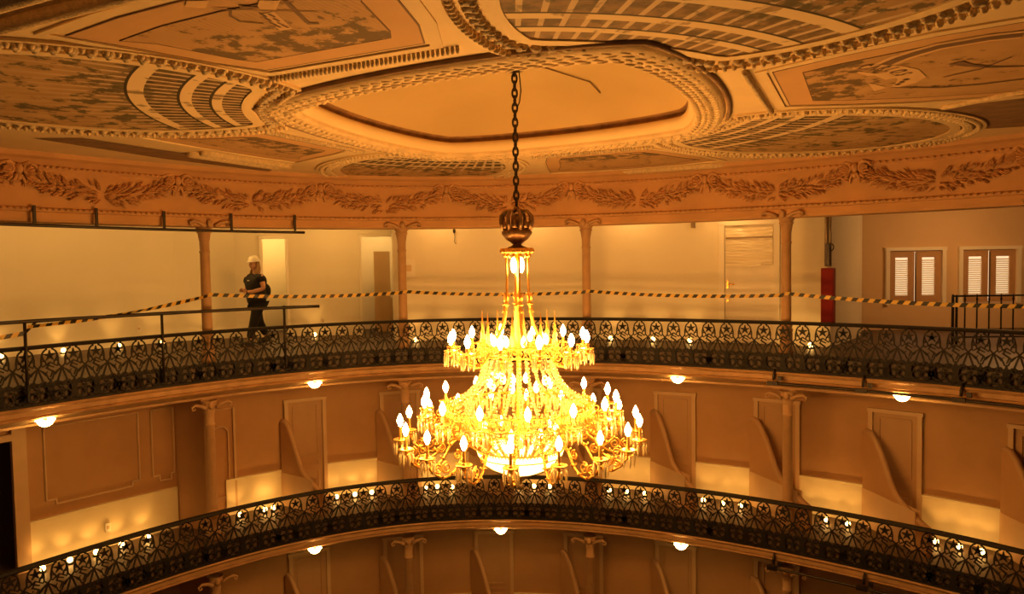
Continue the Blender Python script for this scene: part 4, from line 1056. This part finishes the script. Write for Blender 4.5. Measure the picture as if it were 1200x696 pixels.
m=MB(); flat(m,[(5.84, 2.99), (5.44, 2.35), (5.35, 1.88), (5.56, 1.57), (5.88, 1.28), (6.25, 0.98), (7.61, 2.42), (7.18, 2.8), (6.58, 3.04)],0,-.003); cpart(m,'brown_painted_strip',M['brownpaint'],0)
m=MB(); bl=[world_to_panel(x,y,0) for x,y in [(5.29, 1.65), (5.37, 1.45), (5.47, 1.17), (5.57, 0.92), (5.79, 0.58)]]
for q in range(len(bl)-1):
    for t in range(14):
        f=t/14; m.sphere((bl[q][0]+(bl[q+1][0]-bl[q][0])*f,bl[q][1]+(bl[q+1][1]-bl[q][1])*f,-.02),(.035,.035,.03),6,4)
cpart(m,'bead_moulding',M['relief'],0)
rL=5*PI/4
m=MB()
for q in ([(-1.44,-1.12),(-1.31,-1.13),(-1.37,-1.00),(-1.48,-1.02)],[(-1.02,-1.15),(-0.90,-1.15),(-0.96,-0.99),(-1.07,-1.00)],[(-1.06,-0.91),(-0.98,-0.96),(-0.93,-0.63),(-1.02,-0.58)]): flat(m,q,rL,-.013)
cpart(m,'painted_paper_sheets',mat('paper_paint',(.76,.50,.25),.8),rL)
m=MB(); band(m,[(-0.87,-1.15),(-0.81,-0.76)],.035,rL,-.014); band(m,[(-0.82,-0.74),(-0.74,-0.75)],.035,rL,-.014); band(m,[(-1.16,-1.04),(-1.05,-1.03)],.03,rL,-.016); band(m,[(-1.33,-0.99),(-0.71,-0.97)],.012,rL,-.015); band(m,[(-1.23,-0.98),(-1.26,-0.87),(-1.23,-0.76),(-1.09,-0.73)],.018,rL,-.015)
for (x,y) in [(-1.04,-0.89),(-1.03,-0.81),(-1.02,-0.73),(-1.00,-0.68)]:
    for dx in (-.03,.02): band(m,[(x+dx,y-.03),(x+dx+.03,y+.02)],.016,rL,-.017)
cpart(m,'painted_sticks',M['darkline'],rL)

# ------------------------------------------------------------------ lights
def plight(name,loc,power,rad_=.1,col=(1,.54,.15),typ='POINT',size=1,rot=None):
    l=bpy.data.lights.new(name,typ); l.energy=power; l.color=col
    if typ=='POINT': l.shadow_soft_size=rad_
    if typ=='AREA': l.size=size
    o=bpy.data.objects.new(name,l); COL.objects.link(o); o.location=loc
    if rot: o.rotation_euler=rot
    return o
# fittings of the rooms behind the open doors and of the upper gallery ceiling
v=W(-18.4,4.6); plight('closet_lamp',(v.x,v.y,2.3),26,.08,(1,.60,.19))
v=W(-7.6,3.7); plight('closet_lamp',(v.x,v.y,2.25),14,.08,(1,.60,.19))
for a in (-45,-36,-26,-14):
    v=W(a,2.2); plight('gallery_downlight',(v.x,v.y,2.5),27,.08,(1,.52,.13))
for a in (0,12,24,36):
    v=W(a,.8); plight('gallery_downlight',(v.x,v.y,2.5),9,.08,(1,.56,.16))
plight('gallery_downlight',(10.3,6.6,2.2),80,.08,(1,.47,.14))
w=bpy.data.worlds.new('world'); SC.world=w; w.use_nodes=True; bg=w.node_tree.nodes['Background']; bg.inputs[0].default_value=(1,.50,.18,1); bg.inputs[1].default_value=.05

# ------------------------------------------------------------------ camera
F=860.99; YAW,PIT,ROL=.0973159,-.0469598,.0160368
def ray(u,v):
    c,s=cos(ROL),sin(ROL); u,v=c*u-s*v,s*u+c*v
    X=u/F;Y=1.;Z=-v/F
    c,s=cos(PIT),sin(PIT); Y,Z=c*Y-s*Z,s*Y+c*Z
    c,s=cos(YAW),sin(YAW); X,Y=c*X+s*Y,-s*X+c*Y
    return Vector((X,Y,Z))
fw=ray(0,0).normalized(); rt_=(ray(1,0)-ray(0,0)).normalized(); upv=rt_.cross(fw)
cam=bpy.data.cameras.new('camera'); cam.sensor_width=36; cam.sensor_fit='HORIZONTAL'; cam.lens=F*36/1200; cam.clip_start=.05; cam.clip_end=200
co=bpy.data.objects.new('camera',cam); COL.objects.link(co)
Mx=Matrix((rt_,upv,-fw)).transposed().to_4x4(); Mx.translation=Vector((0,CAMY,EYE)); co.matrix_world=Mx
SC.camera=co
SC.view_settings.view_transform='Standard'; SC.view_settings.look='None'; SC.view_settings.gamma=1; SC.view_settings.exposure=0; SC.view_settings.use_curve_mapping=False
SC.cycles.use_denoising=True; SC.cycles.max_bounces=6; SC.cycles.diffuse_bounces=4; SC.cycles.sample_clamp_indirect=4; SC.cycles.sample_clamp_direct=0
